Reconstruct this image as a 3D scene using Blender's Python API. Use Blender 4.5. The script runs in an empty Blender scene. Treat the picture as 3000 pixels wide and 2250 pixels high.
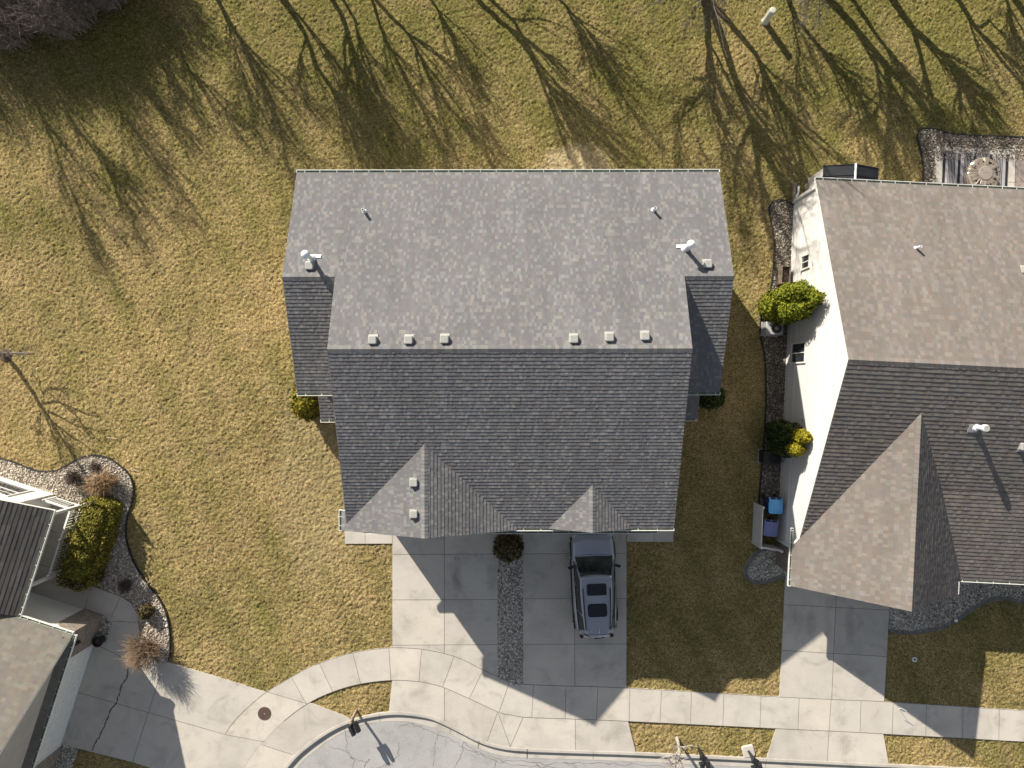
import bpy, math, random
import numpy as np
from mathutils import Vector, Matrix
R = math.radians
SC = bpy.context.scene
COL = SC.collection

# ------------------------------------------------------------------ camera, world, sun, exposure
H = 34.7                      # drone height above the street, metres
FPX = 2082.0                  # focal length in pixels of the 3000 px wide photo
cam_d = bpy.data.cameras.new('camera'); cam = bpy.data.objects.new('camera', cam_d); COL.objects.link(cam)
cam_d.sensor_width = 36.0; cam_d.lens = 36.0 * FPX / 3000.0
cam_d.clip_start = 0.5; cam_d.clip_end = 2000
cam.location = (0, 0, H); cam.rotation_euler = (0, 0, 0)
SC.camera = cam
SUN_EL = R(28.0); SHX, SHY = 0.574, -0.819            # direction shadows fall on the ground
sun_vec = Vector((-SHX * math.cos(SUN_EL), -SHY * math.cos(SUN_EL), math.sin(SUN_EL)))
w = bpy.data.worlds.new('World'); SC.world = w; w.use_nodes = True
wn = w.node_tree.nodes; wl = w.node_tree.links
sky = wn.new('ShaderNodeTexSky'); sky.sky_type = 'NISHITA'; sky.sun_disc = False
sky.sun_elevation = SUN_EL; sky.sun_rotation = -math.atan2(SHX, -SHY)
wn['Background'].inputs[1].default_value = 0.068
hs = wn.new('ShaderNodeHueSaturation'); hs.inputs['Saturation'].default_value = 0.5      # desaturated sky, keeps the shade less blue
wl.new(sky.outputs[0], hs.inputs['Color']); wl.new(hs.outputs[0], wn['Background'].inputs[0])
sun_d = bpy.data.lights.new('sun', 'SUN'); sun = bpy.data.objects.new('sun', sun_d); COL.objects.link(sun)
sun_d.energy = 4.8; sun_d.angle = R(0.53); sun_d.color = (1.0, 0.915, 0.79)
sun.rotation_euler = (-sun_vec).to_track_quat('-Z', 'Y').to_euler(); sun.location = sun_vec * 60
SC.view_settings.view_transform = 'Standard'; SC.view_settings.look = 'None'
SC.view_settings.exposure = 0.8; SC.view_settings.gamma = 1.0

# ------------------------------------------------------------------ helpers
def G(px, py, z=0.0):
    """point of the place seen at photo pixel (px,py) that lies z metres above the ground"""
    k = (H - z) / FPX
    return Vector(((px - 1500) * k, -(py - 1125) * k, z))

def tag(o, label=None, cat=None, group=None, kind=None):
    if label: o['label'] = label
    if cat: o['category'] = cat
    if group: o['group'] = group
    if kind: o['kind'] = kind
    return o

def thing(name, label, cat, loc=(0, 0, 0), rz=0.0, group=None):
    o = bpy.data.objects.new(name, None); COL.objects.link(o)
    o.empty_display_size = 0.3
    o.location = loc; o.rotation_euler = (0, 0, rz)
    return tag(o, label, cat, group)

def basis_inv(o):
    while o.parent: o = o.parent
    return (Matrix.Translation(o.location) @ Matrix.Rotation(o.rotation_euler[2], 4, 'Z')).inverted()

class MB:
    def __init__(s): s.V = []; s.F = []; s.M = []; s.T = []
    def face(s, pts, m=0, t=0.5):
        i = len(s.V); s.V.extend([tuple(p) for p in pts]); s.F.append(tuple(range(i, i + len(pts)))); s.M.append(m); s.T.append(t)
    def raw(s, vs, fs, m=0, t=0.5):
        i = len(s.V); s.V.extend([tuple(v) for v in vs])
        for f in fs: s.F.append(tuple(i + k for k in f)); s.M.append(m); s.T.append(t)
    def box(s, c, d, rz=0.0, m=0, t=0.5, tilt=None):
        x, y, z = d[0] / 2, d[1] / 2, d[2] / 2
        M = Matrix.Translation(c) @ Matrix.Rotation(rz, 4, 'Z')
        if tilt: M = M @ Matrix.Rotation(tilt[0], 4, tilt[1])
        vs = [M @ Vector((a * x, b * y, c2 * z)) for c2 in (-1, 1) for a, b in ((-1, -1), (1, -1), (1, 1), (-1, 1))]
        s.raw(vs, [(3, 2, 1, 0), (4, 5, 6, 7), (0, 1, 5, 4), (1, 2, 6, 5), (2, 3, 7, 6), (3, 0, 4, 7)], m, t)
    def rbox(s, c, d, b, rz=0.0, m=0, t=0.5, n=3):
        """box with rounded plan corners and chamfered top edge"""
        x, y, z = d[0] / 2, d[1] / 2, d[2] / 2
        def ring(ins, zz):
            out = []
            for k, (sx, sy) in enumerate(((1, 1), (-1, 1), (-1, -1), (1, -1))):
                for j in range(n + 1):
                    a = (k + j / n) * math.pi / 2
                    out.append(Vector((sx * (x - b) + math.cos(a) * (b - ins), sy * (y - b) + math.sin(a) * (b - ins), zz)))
            return out
        ch = min(b * 0.6, z * 0.6)
        rings = [ring(0, -z), ring(0, z - ch), ring(ch * 0.35, z - ch * 0.3), ring(ch, z)]
        M = Matrix.Translation(c) @ Matrix.Rotation(rz, 4, 'Z')
        k = len(rings[0]); vs = [M @ v for r in rings for v in r]; fs = []
        for r in range(len(rings) - 1):
            for j in range(k): fs.append((r * k + j, r * k + (j + 1) % k, (r + 1) * k + (j + 1) % k, (r + 1) * k + j))
        fs.append(tuple(range((len(rings) - 1) * k, len(rings) * k))); fs.append(tuple(reversed(range(k))))
        s.raw(vs, fs, m, t)
    def prism(s, pts, z0, z1, m=0, ms=None, t=0.5):
        """vertical prism over a ground polygon"""
        p = [Vector(q) for q in pts]
        ar = sum(p[i].x * p[(i + 1) % len(p)].y - p[(i + 1) % len(p)].x * p[i].y for i in range(len(p)))
        if ar < 0: p.reverse()
        n = len(p); vs = [(q.x, q.y, z0) for q in p] + [(q.x, q.y, z1) for q in p]
        i = len(s.V); s.V.extend(vs)
        s.F.append(tuple(i + n + k for k in range(n))); s.M.append(m); s.T.append(t)
        for k in range(n):
            s.F.append((i + k, i + (k + 1) % n, i + n + (k + 1) % n, i + n + k)); s.M.append(m if ms is None else ms); s.T.append(t)
    def extr(s, pts, d, m=0, t=0.5):
        """polygon (3-D) extruded by vector d, closed"""
        p = [Vector(q) for q in pts]; d = Vector(d); n = len(p)
        i = len(s.V); s.V.extend([tuple(q) for q in p] + [tuple(q + d) for q in p])
        s.F.append(tuple(reversed(range(i, i + n)))); s.F.append(tuple(range(i + n, i + 2 * n)))
        s.M += [m, m]; s.T += [t, t]
        for k in range(n):
            s.F.append((i + k, i + (k + 1) % n, i + n + (k + 1) % n, i + n + k)); s.M.append(m); s.T.append(t)
    def tube(s, pts, rad, sides=6, m=0, t=0.5, cap=True):
        n = len(pts)
        if not hasattr(rad, '__len__'): rad = [rad] * n
        pts = [Vector(p) for p in pts]; i0 = len(s.V); prev = None
        for k in range(n):
            d = (pts[min(k + 1, n - 1)] - pts[max(k - 1, 0)])
            if d.length < 1e-9: d = Vector((0, 0, 1))
            d.normalize()
            a = prev if prev is not None else (Vector((1, 0, 0)) if abs(d.x) < 0.8 else Vector((0, 1, 0)))
            a = a - d * a.dot(d)
            if a.length < 1e-6: a = d.orthogonal()
            a.normalize(); prev = a; b = d.cross(a)
            for j in range(sides):
                an = 2 * math.pi * j / sides
                s.V.append(tuple(pts[k] + (a * math.cos(an) + b * math.sin(an)) * rad[k]))
        for k in range(n - 1):
            for j in range(sides):
                j2 = (j + 1) % sides
                s.F.append((i0 + k * sides + j, i0 + k * sides + j2, i0 + (k + 1) * sides + j2, i0 + (k + 1) * sides + j)); s.M.append(m); s.T.append(t)
        if cap:
            s.F.append(tuple(i0 + (n - 1) * sides + j for j in range(sides))); s.M.append(m); s.T.append(t)
            s.F.append(tuple(i0 + j for j in reversed(range(sides)))); s.M.append(m); s.T.append(t)
    def lathe(s, c, prof, seg=20, m=0, t=0.5, axis=None, cap=True):
        """profile [(r,z)] turned round the z axis (or axis vector) at c"""
        c = Vector(c); q = Matrix.Identity(3)
        if axis is not None: q = Vector((0, 0, 1)).rotation_difference(Vector(axis)).to_matrix()
        vs = []; fs = []
        for r, z in prof:
            for j in range(seg):
                a = 2 * math.pi * j / seg
                vs.append(c + q @ Vector((r * math.cos(a), r * math.sin(a), z)))
        for k in range(len(prof) - 1):
            for j in range(seg):
                fs.append((k * seg + j, k * seg + (j + 1) % seg, (k + 1) * seg + (j + 1) % seg, (k + 1) * seg + j))
        if cap:
            fs.append(tuple((len(prof) - 1) * seg + j for j in range(seg)))
            fs.append(tuple(reversed(range(seg))))
        s.raw(vs, fs, m, t)
    def build(s, name, mats, parent=None, world=False, smooth=False, loc=None):
        if not isinstance(mats, (list, tuple)): mats = [mats]
        V = np.array(s.V, dtype=np.float32).reshape(-1, 3)
        if world and parent is not None:
            m = np.array(basis_inv(parent)); V = V @ m[:3, :3].T.astype(np.float32) + m[:3, 3].astype(np.float32)
        if loc is not None: V = V - np.array(loc, dtype=np.float32)
        me = bpy.data.meshes.new(name); me.from_pydata(V.tolist(), [], s.F)
        for mt in mats: me.materials.append(mt)
        if len(mats) > 1: me.polygons.foreach_set('material_index', np.array(s.M, dtype=np.int32))
        at = me.attributes.new('tint', 'FLOAT', 'FACE'); at.data.foreach_set('value', np.array(s.T, dtype=np.float32))
        if smooth: me.polygons.foreach_set('use_smooth', np.ones(len(s.F), dtype=bool))
        me.update()
        o = bpy.data.objects.new(name, me); COL.objects.link(o)
        if parent is not None: o.parent = parent
        if loc is not None: o.location = loc
        return o

def clip_convex(poly, clip):
    """clip polygon (list of 2-tuples) to a convex counter-clockwise polygon"""
    out = poly
    n = len(clip)
    for i in range(n):
        ax, ay = clip[i]; bx, by = clip[(i + 1) % n]
        ins = lambda p: (bx - ax) * (p[1] - ay) - (by - ay) * (p[0] - ax)
        src = out; out = []
        for k in range(len(src)):
            p, q = src[k], src[(k + 1) % len(src)]
            a, b = ins(p), ins(q)
            if a >= 0: out.append(p)
            if (a > 0 > b) or (a < 0 < b):
                tt = a / (a - b); out.append((p[0] + (q[0] - p[0]) * tt, p[1] + (q[1] - p[1]) * tt))
        if len(out) < 3: return []
    return out

def ccw(poly):
    a = sum(poly[i][0] * poly[(i + 1) % len(poly)][1] - poly[(i + 1) % len(poly)][0] * poly[i][1] for i in range(len(poly)))
    return poly if a > 0 else poly[::-1]

def courses(mb, O, u, v, poly, e=0.148, wmin=0.075, wmax=0.135, th=0.009, seed=1, m=0, light=0.135, one=False):
    """rows of overlapping shingles (or siding boards) laid over a convex polygon of the plane O + u*a + v*b, v up the slope"""
    rng = random.Random(seed)
    O = Vector(O); u = Vector(u).normalized(); v = Vector(v).normalized(); n = u.cross(v)
    flip = n.z < 0 if abs(n.z) > 0.05 else False
    if flip: n = -n
    poly = ccw([(float(a), float(b)) for a, b in poly])
    u0 = min(p[0] for p in poly); u1 = max(p[0] for p in poly); v0 = min(p[1] for p in poly); v1 = max(p[1] for p in poly)
    b = math.floor(v0 / e) * e
    while b < v1:
        a = u0 - rng.random() * wmax
        while a < u1:
            wd = (u1 - u0 + 1) if one else rng.uniform(wmin, wmax)
            tt = th * (1.0 if one else rng.choice((0.75, 0.95, 1.05, 1.2)))
            q = clip_convex([(a, b), (a + wd, b), (a + wd, b + e), (a, b + e)], poly)
            if q:
                t = rng.random() if one else rng.random() ** 2.0
                P = []
                for (x, y) in q: P.append(O + u * x + v * y + n * (tt * (1 - (y - b) / e) + 0.002))
                mb.face(P[::-1] if flip else P, m, t)
                lo = sorted([p for p in q if abs(p[1] - b) < 1e-6])
                if len(lo) >= 2:
                    A, B = lo[0], lo[-1]
                    p1 = O + u * A[0] + v * A[1]; p2 = O + u * B[0] + v * B[1]
                    f = [p1 - n * 0.003, p2 - n * 0.003, p2 + n * (tt + 0.002), p1 + n * (tt + 0.002)]
                    mb.face(f[::-1] if flip else f, m, t)
            a += wd
        b += e

def ridge_cap(mb, p0, p1, d1, d2, seed=3, w=0.15, e=0.145, m=0):
    """bent cap shingles along a ridge; d1,d2 point down the two slopes"""
    rng = random.Random(seed); p0 = Vector(p0); p1 = Vector(p1); L = (p1 - p0).length; ax = (p1 - p0).normalized()
    d1 = Vector(d1).normalized(); d2 = Vector(d2).normalized(); up = Vector((0, 0, 1)); k = 0.0
    while k < L - 0.02:
        k2 = min(k + e, L); t = rng.uniform(0.15, 0.95); h0, h1 = 0.03, 0.02
        A = p0 + ax * k; B = p0 + ax * k2
        for d, fl in ((d1, False), (d2, True)):
            top = [A + up * h0, B + up * h1]; low = [B + d * w + up * (h1 - 0.004), A + d * w + up * (h0 - 0.004)]
            f = top + low; mb.face(f[::-1] if fl else f, m, t)
            g = [low[1], low[0], low[0] - up * 0.03, low[1] - up * 0.03]; mb.face(g[::-1] if fl else g, m, t)
        k = k2

def gutter(mb, p0, p1, out, w=0.125, h=0.11, gap=0.75, mw=0, mi=1, seed=1):
    """open eaves trough from p0 to p1 (inner top edge), out = outward horizontal direction"""
    rng = random.Random(seed)
    p0 = Vector(p0); p1 = Vector(p1); o = Vector(out).normalized(); up = Vector((0, 0, 1)); ax = (p1 - p0).normalized(); L = (p1 - p0).length
    def bx(a0, a1, o0, o1, z0, z1, m):
        vs = [p0 + ax * a + o * b + up * c for c in (z0, z1) for a, b in ((a0, o0), (a1, o0), (a1, o1), (a0, o1))]
        fs = [(0, 1, 2, 3), (7, 6, 5, 4), (4, 5, 1, 0), (5, 6, 2, 1), (6, 7, 3, 2), (7, 4, 0, 3)]
        mb.raw(vs, fs, m)
    bx(0, L, 0.0, 0.012, -h, 0.0, mi)
    bx(0, L, 0.012, w - 0.022, -h, -h + 0.012, mi)
    bx(0, L, w - 0.022, w, -h, 0.008, mw)
    bx(-0.018, 0, 0.0, w, -h, 0.006, mw); bx(L, L + 0.018, 0.0, w, -h, 0.006, mw)
    a = gap * 0.5
    while a < L:
        bx(a - 0.011, a + 0.011, -0.02, w - 0.02, -0.014, 0.0, mw); a += gap * rng.uniform(0.92, 1.08)

def deck(mb, pts, d=0.16, m=0):
    """roof board under the shingles with its fascia and soffit: polygon just under the slope, d thick downwards"""
    p = [Vector(q) - Vector((0, 0, 0.006)) for q in pts]
    mb.extr(p, (0, 0, -d), m)

# ------------------------------------------------------------------ materials
class NT:
    def __init__(s, name):
        s.m = bpy.data.materials.new(name); s.m.use_nodes = True; s.n = s.m.node_tree.nodes; s.l = s.m.node_tree.links
        s.b = s.n['Principled BSDF']
    def N(s, t, **kw):
        n = s.n.new(t)
        for k, v in kw.items(): setattr(n, k, v)
        return n
    def link(s, a, b): s.l.new(a, b)
    def coord(s, scale=(1, 1, 1), rot=(0, 0, 0)):
        tc = s.N('ShaderNodeTexCoord'); mp = s.N('ShaderNodeMapping'); mp.inputs['Scale'].default_value = scale; mp.inputs['Rotation'].default_value = rot
        s.link(tc.outputs['Object'], mp.inputs[0]); return mp.outputs[0]
    def noise(s, sc, det=3, rough=0.55, vec=None, dist=0.0):
        n = s.N('ShaderNodeTexNoise'); n.inputs['Scale'].default_value = sc; n.inputs['Detail'].default_value = det; n.inputs['Roughness'].default_value = rough; n.inputs['Distortion'].default_value = dist
        s.link(vec if vec is not None else s.coord(), n.inputs['Vector']); return n.outputs['Fac']
    def ramp(s, fac, stops, interp='LINEAR'):
        r = s.N('ShaderNodeValToRGB'); r.color_ramp.interpolation = interp; e = r.color_ramp.elements
        while len(e) < len(stops): e.new(0.5)
        for k, (p, c) in enumerate(stops):
            e[k].position = p; e[k].color = (c if hasattr(c, '__len__') else (c, c, c)) + (1,) if not hasattr(c, '__len__') else tuple(c) + (1,)
        s.link(fac, r.inputs[0]); return r.outputs[0]
    def mix(s, f, a, b, mode='MIX'):
        n = s.N('ShaderNodeMix', data_type='RGBA', blend_type=mode)
        for k, x in ((0, f), (6, a), (7, b)):
            if hasattr(x, 'is_linked'): s.link(x, n.inputs[k])
            elif k == 0: n.inputs[0].default_value = x
            else: n.inputs[k].default_value = (tuple(x) + (1,)) if hasattr(x, '__len__') else (x, x, x, 1)
        return n.outputs[2]
    def math(s, op, a, b=0.0):
        n = s.N('ShaderNodeMath', operation=op)
        for k, x in ((0, a), (1, b)):
            if hasattr(x, 'is_linked'): s.link(x, n.inputs[k])
            else: n.inputs[k].default_value = x
        return n.outputs[0]
    def attr(s): a = s.N('ShaderNodeAttribute'); a.attribute_name = 'tint'; return a.outputs['Fac']
    def bump(s, h, st=0.3, d=0.02):
        b = s.N('ShaderNodeBump'); b.inputs['Strength'].default_value = st; b.inputs['Distance'].default_value = d
        s.link(h, b.inputs['Height']); s.link(b.outputs[0], s.b.inputs['Normal'])
    def out(s, col=None, rough=0.8, metal=0.0, spec=0.3):
        if col is not None:
            if hasattr(col, 'is_linked'): s.link(col, s.b.inputs['Base Color'])
            else: s.b.inputs['Base Color'].default_value = tuple(col) + (1,)
        s.b.inputs['Roughness'].default_value = rough; s.b.inputs['Metallic'].default_value = metal
        s.b.inputs['Specular IOR Level'].default_value = spec
        return s.m

def plain(name, col, rough=0.6, metal=0.0, spec=0.35, var=0.12, sc=6.0):
    t = NT(name); f = t.noise(sc, 4)
    c = t.ramp(f, [(0.25, tuple(x * (1 - var) for x in col)), (0.75, tuple(min(1, x * (1 + var)) for x in col))])
    t.bump(t.noise(sc * 14, 2), 0.08, 0.004)
    return t.out(c, rough, metal, spec)

def shingle_mat(name, dark, mid, light, hues, grit=0.16):
    t = NT(name); a = t.attr()
    c = t.ramp(a, [(0.0, dark), (0.45, mid), (1.0, light)])
    wn_ = t.N('ShaderNodeTexWhiteNoise', noise_dimensions='1D'); t.link(a, wn_.inputs['W'])
    h = t.ramp(wn_.outputs['Value'], hues, 'CONSTANT')
    c = t.mix(0.7, c, h, 'MULTIPLY')
    big = t.ramp(t.noise(0.3, 3), [(0.3, 0.93), (0.7, 1.06)]); c = t.mix(1.0, c, big, 'MULTIPLY')
    g = t.ramp(t.noise(70, 2), [(0.3, 1 - grit), (0.7, 1 + grit)]); c = t.mix(1.0, c, g, 'MULTIPLY')
    st = t.ramp(t.noise(1.0, 3, vec=t.coord((2.2, 0.25, 0.25))), [(0.35, 0.91), (0.65, 1.05)]); c = t.mix(1.0, c, st, 'MULTIPLY')
    t.bump(t.noise(120, 2), 0.25, 0.004)
    return t.out(c, 0.9, 0, 0.25)

HU = [(0.0, (1.0, 1.0, 0.99)), (0.3, (0.95, 0.99, 1.02)), (0.5, (1.02, 0.98, 0.95)), (0.62, (0.96, 1.01, 0.98)), (0.75, (0.98, 0.98, 1.05)), (0.9, (1.06, 0.98, 0.94))]
M_SH = shingle_mat('grey_shingle', (0.149, 0.147, 0.152), (0.169, 0.167, 0.171), (0.228, 0.224, 0.218), HU, 0.1)
M_SHR = shingle_mat('brown_grey_shingle', (0.17, 0.15, 0.136), (0.19, 0.17, 0.154), (0.225, 0.203, 0.184), HU, 0.1)
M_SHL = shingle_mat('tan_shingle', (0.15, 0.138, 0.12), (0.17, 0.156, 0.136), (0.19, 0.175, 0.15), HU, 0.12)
M_SHL_SHADE = shingle_mat('tan_shingle_shaded', (0.085, 0.078, 0.074), (0.1, 0.093, 0.088), (0.12, 0.112, 0.105), HU, 0.1)  # tan shingle darkened: the unlit slope's shade is put into the colour
M_TRIM = plain('white_trim', (0.74, 0.74, 0.71), 0.45)
M_GIN = plain('gutter_inside', (0.26, 0.3, 0.24), 0.6, var=0.4, sc=3)
M_CREAM = plain('cream_siding', (0.7, 0.675, 0.63), 0.55, var=0.05, sc=2)
def siding(name, a, b):
    t = NT(name); c = t.ramp(t.attr(), [(0.0, a), (1.0, b)]); c = t.mix(1.0, c, t.ramp(t.noise(0.8, 4, 0.6), [(0.3, 0.95), (0.7, 1.03)]), 'MULTIPLY'); return t.out(c, 0.55)
M_LAP = siding('cream_lap_siding', (0.62, 0.61, 0.59), (0.75, 0.738, 0.715))  # random board tones stand in for the shadow lines under the laps
M_WHITE = plain('white_siding', (0.78, 0.77, 0.73), 0.55, var=0.04, sc=2)
M_TAUPE = plain('taupe_siding', (0.42, 0.39, 0.35), 0.6, var=0.08, sc=2)
M_DARK = plain('dark_metal', (0.03, 0.032, 0.037), 0.45, 0.3)
M_BLACK = plain('black_plastic', (0.018, 0.018, 0.02), 0.5)
M_PIPE = plain('white_pvc', (0.8, 0.82, 0.84), 0.3, spec=0.5, var=0.03)
M_VENT = plain('vent_grey', (0.36, 0.36, 0.34), 0.6)
M_GALV = plain('galvanised', (0.45, 0.46, 0.47), 0.4, 0.6)
M_ACG = plain('pale_grey_paint', (0.42, 0.43, 0.44), 0.45)
M_WOOD = plain('weathered_wood', (0.28, 0.22, 0.17), 0.8, var=0.25)
M_BARK = plain('grey_bark', (0.17, 0.145, 0.125), 0.9, var=0.3, sc=8)
M_PALEBARK = plain('pale_bark', (0.42, 0.38, 0.34), 0.85, var=0.3, sc=10)
M_TWIG = plain('brown_twig', (0.13, 0.1, 0.085), 0.9, var=0.3)
M_BRUSH = plain('brush_twig', (0.23, 0.195, 0.17), 0.9, var=0.3)
M_REDTWIG = plain('reddish_twig', (0.27, 0.19, 0.13), 0.9, var=0.3)
M_STRAWP = plain('pale_straw', (0.62, 0.55, 0.42), 0.8)
M_MULCH = plain('mulch', (0.09, 0.065, 0.05), 0.95, var=0.5, sc=25)
M_EDGE = plain('edging_black', (0.025, 0.025, 0.026), 0.6)
M_BLUE = plain('blue_plastic', (0.12, 0.42, 0.8), 0.4, var=0.06)
M_NAVY = plain('navy_plastic', (0.045, 0.055, 0.16), 0.45, var=0.08)
M_NAVYLID = plain('slate_blue_plastic', (0.15, 0.18, 0.37), 0.4, var=0.08)
M_FENCE = plain('grey_vinyl', (0.64, 0.64, 0.61), 0.55)
M_RUST = plain('rusty_iron', (0.11, 0.075, 0.06), 0.75, 0.2, var=0.35, sc=14)
M_JOINT = plain('joint_dark', (0.12, 0.11, 0.1), 0.9)
M_RUG = plain('rug_grey', (0.34, 0.33, 0.35), 0.9)
M_RUGB = plain('rug_black', (0.02, 0.02, 0.025), 0.9)
M_TYRE = plain('tyre_rubber', (0.02, 0.02, 0.021), 0.8)
M_LAMPR = plain('red_lens', (0.1, 0.012, 0.012), 0.2)

def glass_dark(name='window_glass', col=(0.02, 0.024, 0.028), k=2.2):
    t = NT(name); c = t.ramp(t.noise(2.5, 2), [(0.35, col), (0.7, tuple(x * k for x in col))]); m = t.out(c, 0.06, 0, 0.6); return m
M_GLASS = glass_dark(); M_CGLASS = glass_dark('car_glass', (0.006, 0.007, 0.01), 1.6); M_WSG = glass_dark('windshield_glass', (0.01, 0.013, 0.013), 4.0)  # soft reflections are painted into the windshield tone
def paint():
    t = NT('grey_blue_car_paint'); fl = t.noise(400, 1)
    c = t.ramp(fl, [(0.3, (0.3, 0.317, 0.365)), (0.7, (0.35, 0.368, 0.42))])
    m = t.out(c, 0.3, 0.4, 0.5); t.b.inputs['Coat Weight'].default_value = 0.8; t.b.inputs['Coat Roughness'].default_value = 0.06; return m
M_PAINT = paint()
def masonry(name, a, b, mortar, sx=2.0):
    t = NT(name); br = t.N('ShaderNodeTexBrick'); br.inputs['Color1'].default_value = a + (1,); br.inputs['Color2'].default_value = b + (1,)
    br.inputs['Mortar'].default_value = mortar + (1,); br.inputs['Scale'].default_value = sx; br.inputs['Mortar Size'].default_value = 0.02
    tc = t.N('ShaderNodeTexCoord'); sp = t.N('ShaderNodeSeparateXYZ'); cb = t.N('ShaderNodeCombineXYZ'); t.link(tc.outputs['Object'], sp.inputs[0])
    t.link(t.math('ADD', sp.outputs[0], sp.outputs[1]), cb.inputs[0]); t.link(sp.outputs[2], cb.inputs[1]); t.link(cb.outputs[0], br.inputs['Vector'])
    c = t.mix(1.0, br.outputs['Color'], t.ramp(t.noise(5, 4), [(0.3, 0.7), (0.7, 1.2)]), 'MULTIPLY')
    t.bump(br.outputs['Fac'], -0.5, 0.02); return t.out(c, 0.85)
M_STONE = masonry('stone_veneer', (0.3, 0.24, 0.19), (0.2, 0.17, 0.15), (0.32, 0.3, 0.27))
M_BRICK = masonry('brown_brick', (0.2, 0.14, 0.11), (0.15, 0.11, 0.095), (0.3, 0.28, 0.26), 3.0)
M_BLOCK = masonry('edging_block', (0.5, 0.48, 0.45), (0.42, 0.4, 0.38), (0.15, 0.15, 0.14), 3.5)
M_PAVER = masonry('paver', (0.26, 0.22, 0.2), (0.2, 0.17, 0.16), (0.1, 0.1, 0.1), 1.4)

def concrete(name, warm=1.0, base=0.46, stains=None):
    t = NT(name)
    c = t.ramp(t.noise(0.55, 4, 0.6), [(0.25, (base * 0.82, base * 0.77, base * 0.69)), (0.5, (base, base * 0.945, base * 0.85)), (0.8, (base * 1.1, base * 1.03, base * 0.91 * warm))])
    st = t.ramp(t.noise(0.9, 5, 0.65, dist=0.8), [(0.3, 0.68), (0.47, 0.97), (0.75, 1.04)]); c = t.mix(0.75, c, st, 'MULTIPLY')
    fine = t.ramp(t.noise(30, 4, 0.7), [(0.3, 0.93), (0.7, 1.06)]); c = t.mix(1.0, c, fine, 'MULTIPLY')
    br = t.ramp(t.noise(1.0, 2, vec=t.coord((2, 60, 1))), [(0.3, 0.97), (0.7, 1.03)]); c = t.mix(1.0, c, br, 'MULTIPLY')
    spot = t.ramp(t.noise(3.1, 3, 0.5), [(0.2, 0.6), (0.3, 1.0)]); c = t.mix(0.6, c, spot, 'MULTIPLY')
    c = t.mix(1.0, c, t.ramp(t.attr(), [(0.0, (0.9, 0.89, 0.88)), (0.5, (1.0, 1.0, 1.0)), (1.0, (1.05, 1.03, 1.0))]), 'MULTIPLY')
    if stains:
        tc = t.N('ShaderNodeTexCoord'); sp = t.N('ShaderNodeSeparateXYZ'); t.link(tc.outputs['Object'], sp.inputs[0]); nz = t.noise(2.2, 4, 0.7)
        for cx, cy, rx, ry, k in stains:
            dx = t.math('DIVIDE', t.math('SUBTRACT', sp.outputs[0], cx), rx); dy = t.math('DIVIDE', t.math('SUBTRACT', sp.outputs[1], cy), ry)
            d = t.math('ADD', t.math('ADD', t.math('MULTIPLY', dx, dx), t.math('MULTIPLY', dy, dy)), t.math('MULTIPLY', t.math('SUBTRACT', nz, 0.5), 1.6))
            c = t.mix(1.0, c, t.ramp(d, [(0.0, 1 - k), (1.0, 1.0)]), 'MULTIPLY')
    t.bump(t.noise(60, 3), 0.12, 0.006); return t.out(c, 0.85, 0, 0.3)
M_CONC = concrete('driveway_concrete', 1.0, 0.5, [(-2.65, -9.6, 0.28, 0.9, 0.3), (-0.95, -9.4, 0.35, 1.0, 0.22), (-4.6, -9.0, 0.5, 0.25, 0.1), (4.0, -8.3, 0.7, 0.9, 0.12), (14.6, -11.6, 0.3, 0.9, 0.22), (16.5, -11.8, 0.3, 1.2, 0.25), (15.4, -11.9, 0.25, 0.8, 0.15), (-17.2, -14.2, 0.6, 0.5, 0.12), (-20.0, -15.6, 0.5, 1.0, 0.15), (-12.9, -14.6, 0.6, 0.3, 0.12)]); M_WALK = concrete('sidewalk_concrete', 1.02, 0.52); M_CURB = concrete('curb_concrete', 0.98, 0.47)
def asphalt():
    t = NT('old_asphalt')
    c = t.ramp(t.noise(0.5, 4), [(0.3, (0.32, 0.318, 0.315)), (0.7, (0.41, 0.407, 0.402))])
    g = t.ramp(t.noise(28, 5, 0.75), [(0.3, 0.74), (0.5, 1.0), (0.7, 1.2)]); c = t.mix(1.0, c, g, 'MULTIPLY')
    p = t.ramp(t.noise(1.6, 3, dist=0.6), [(0.33, 0.84), (0.48, 1.0)]); c = t.mix(0.7, c, p, 'MULTIPLY')
    t.bump(t.noise(45, 4), 0.4, 0.012); return t.out(c, 0.9, 0, 0.25)
M_ASPH = asphalt()

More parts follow.
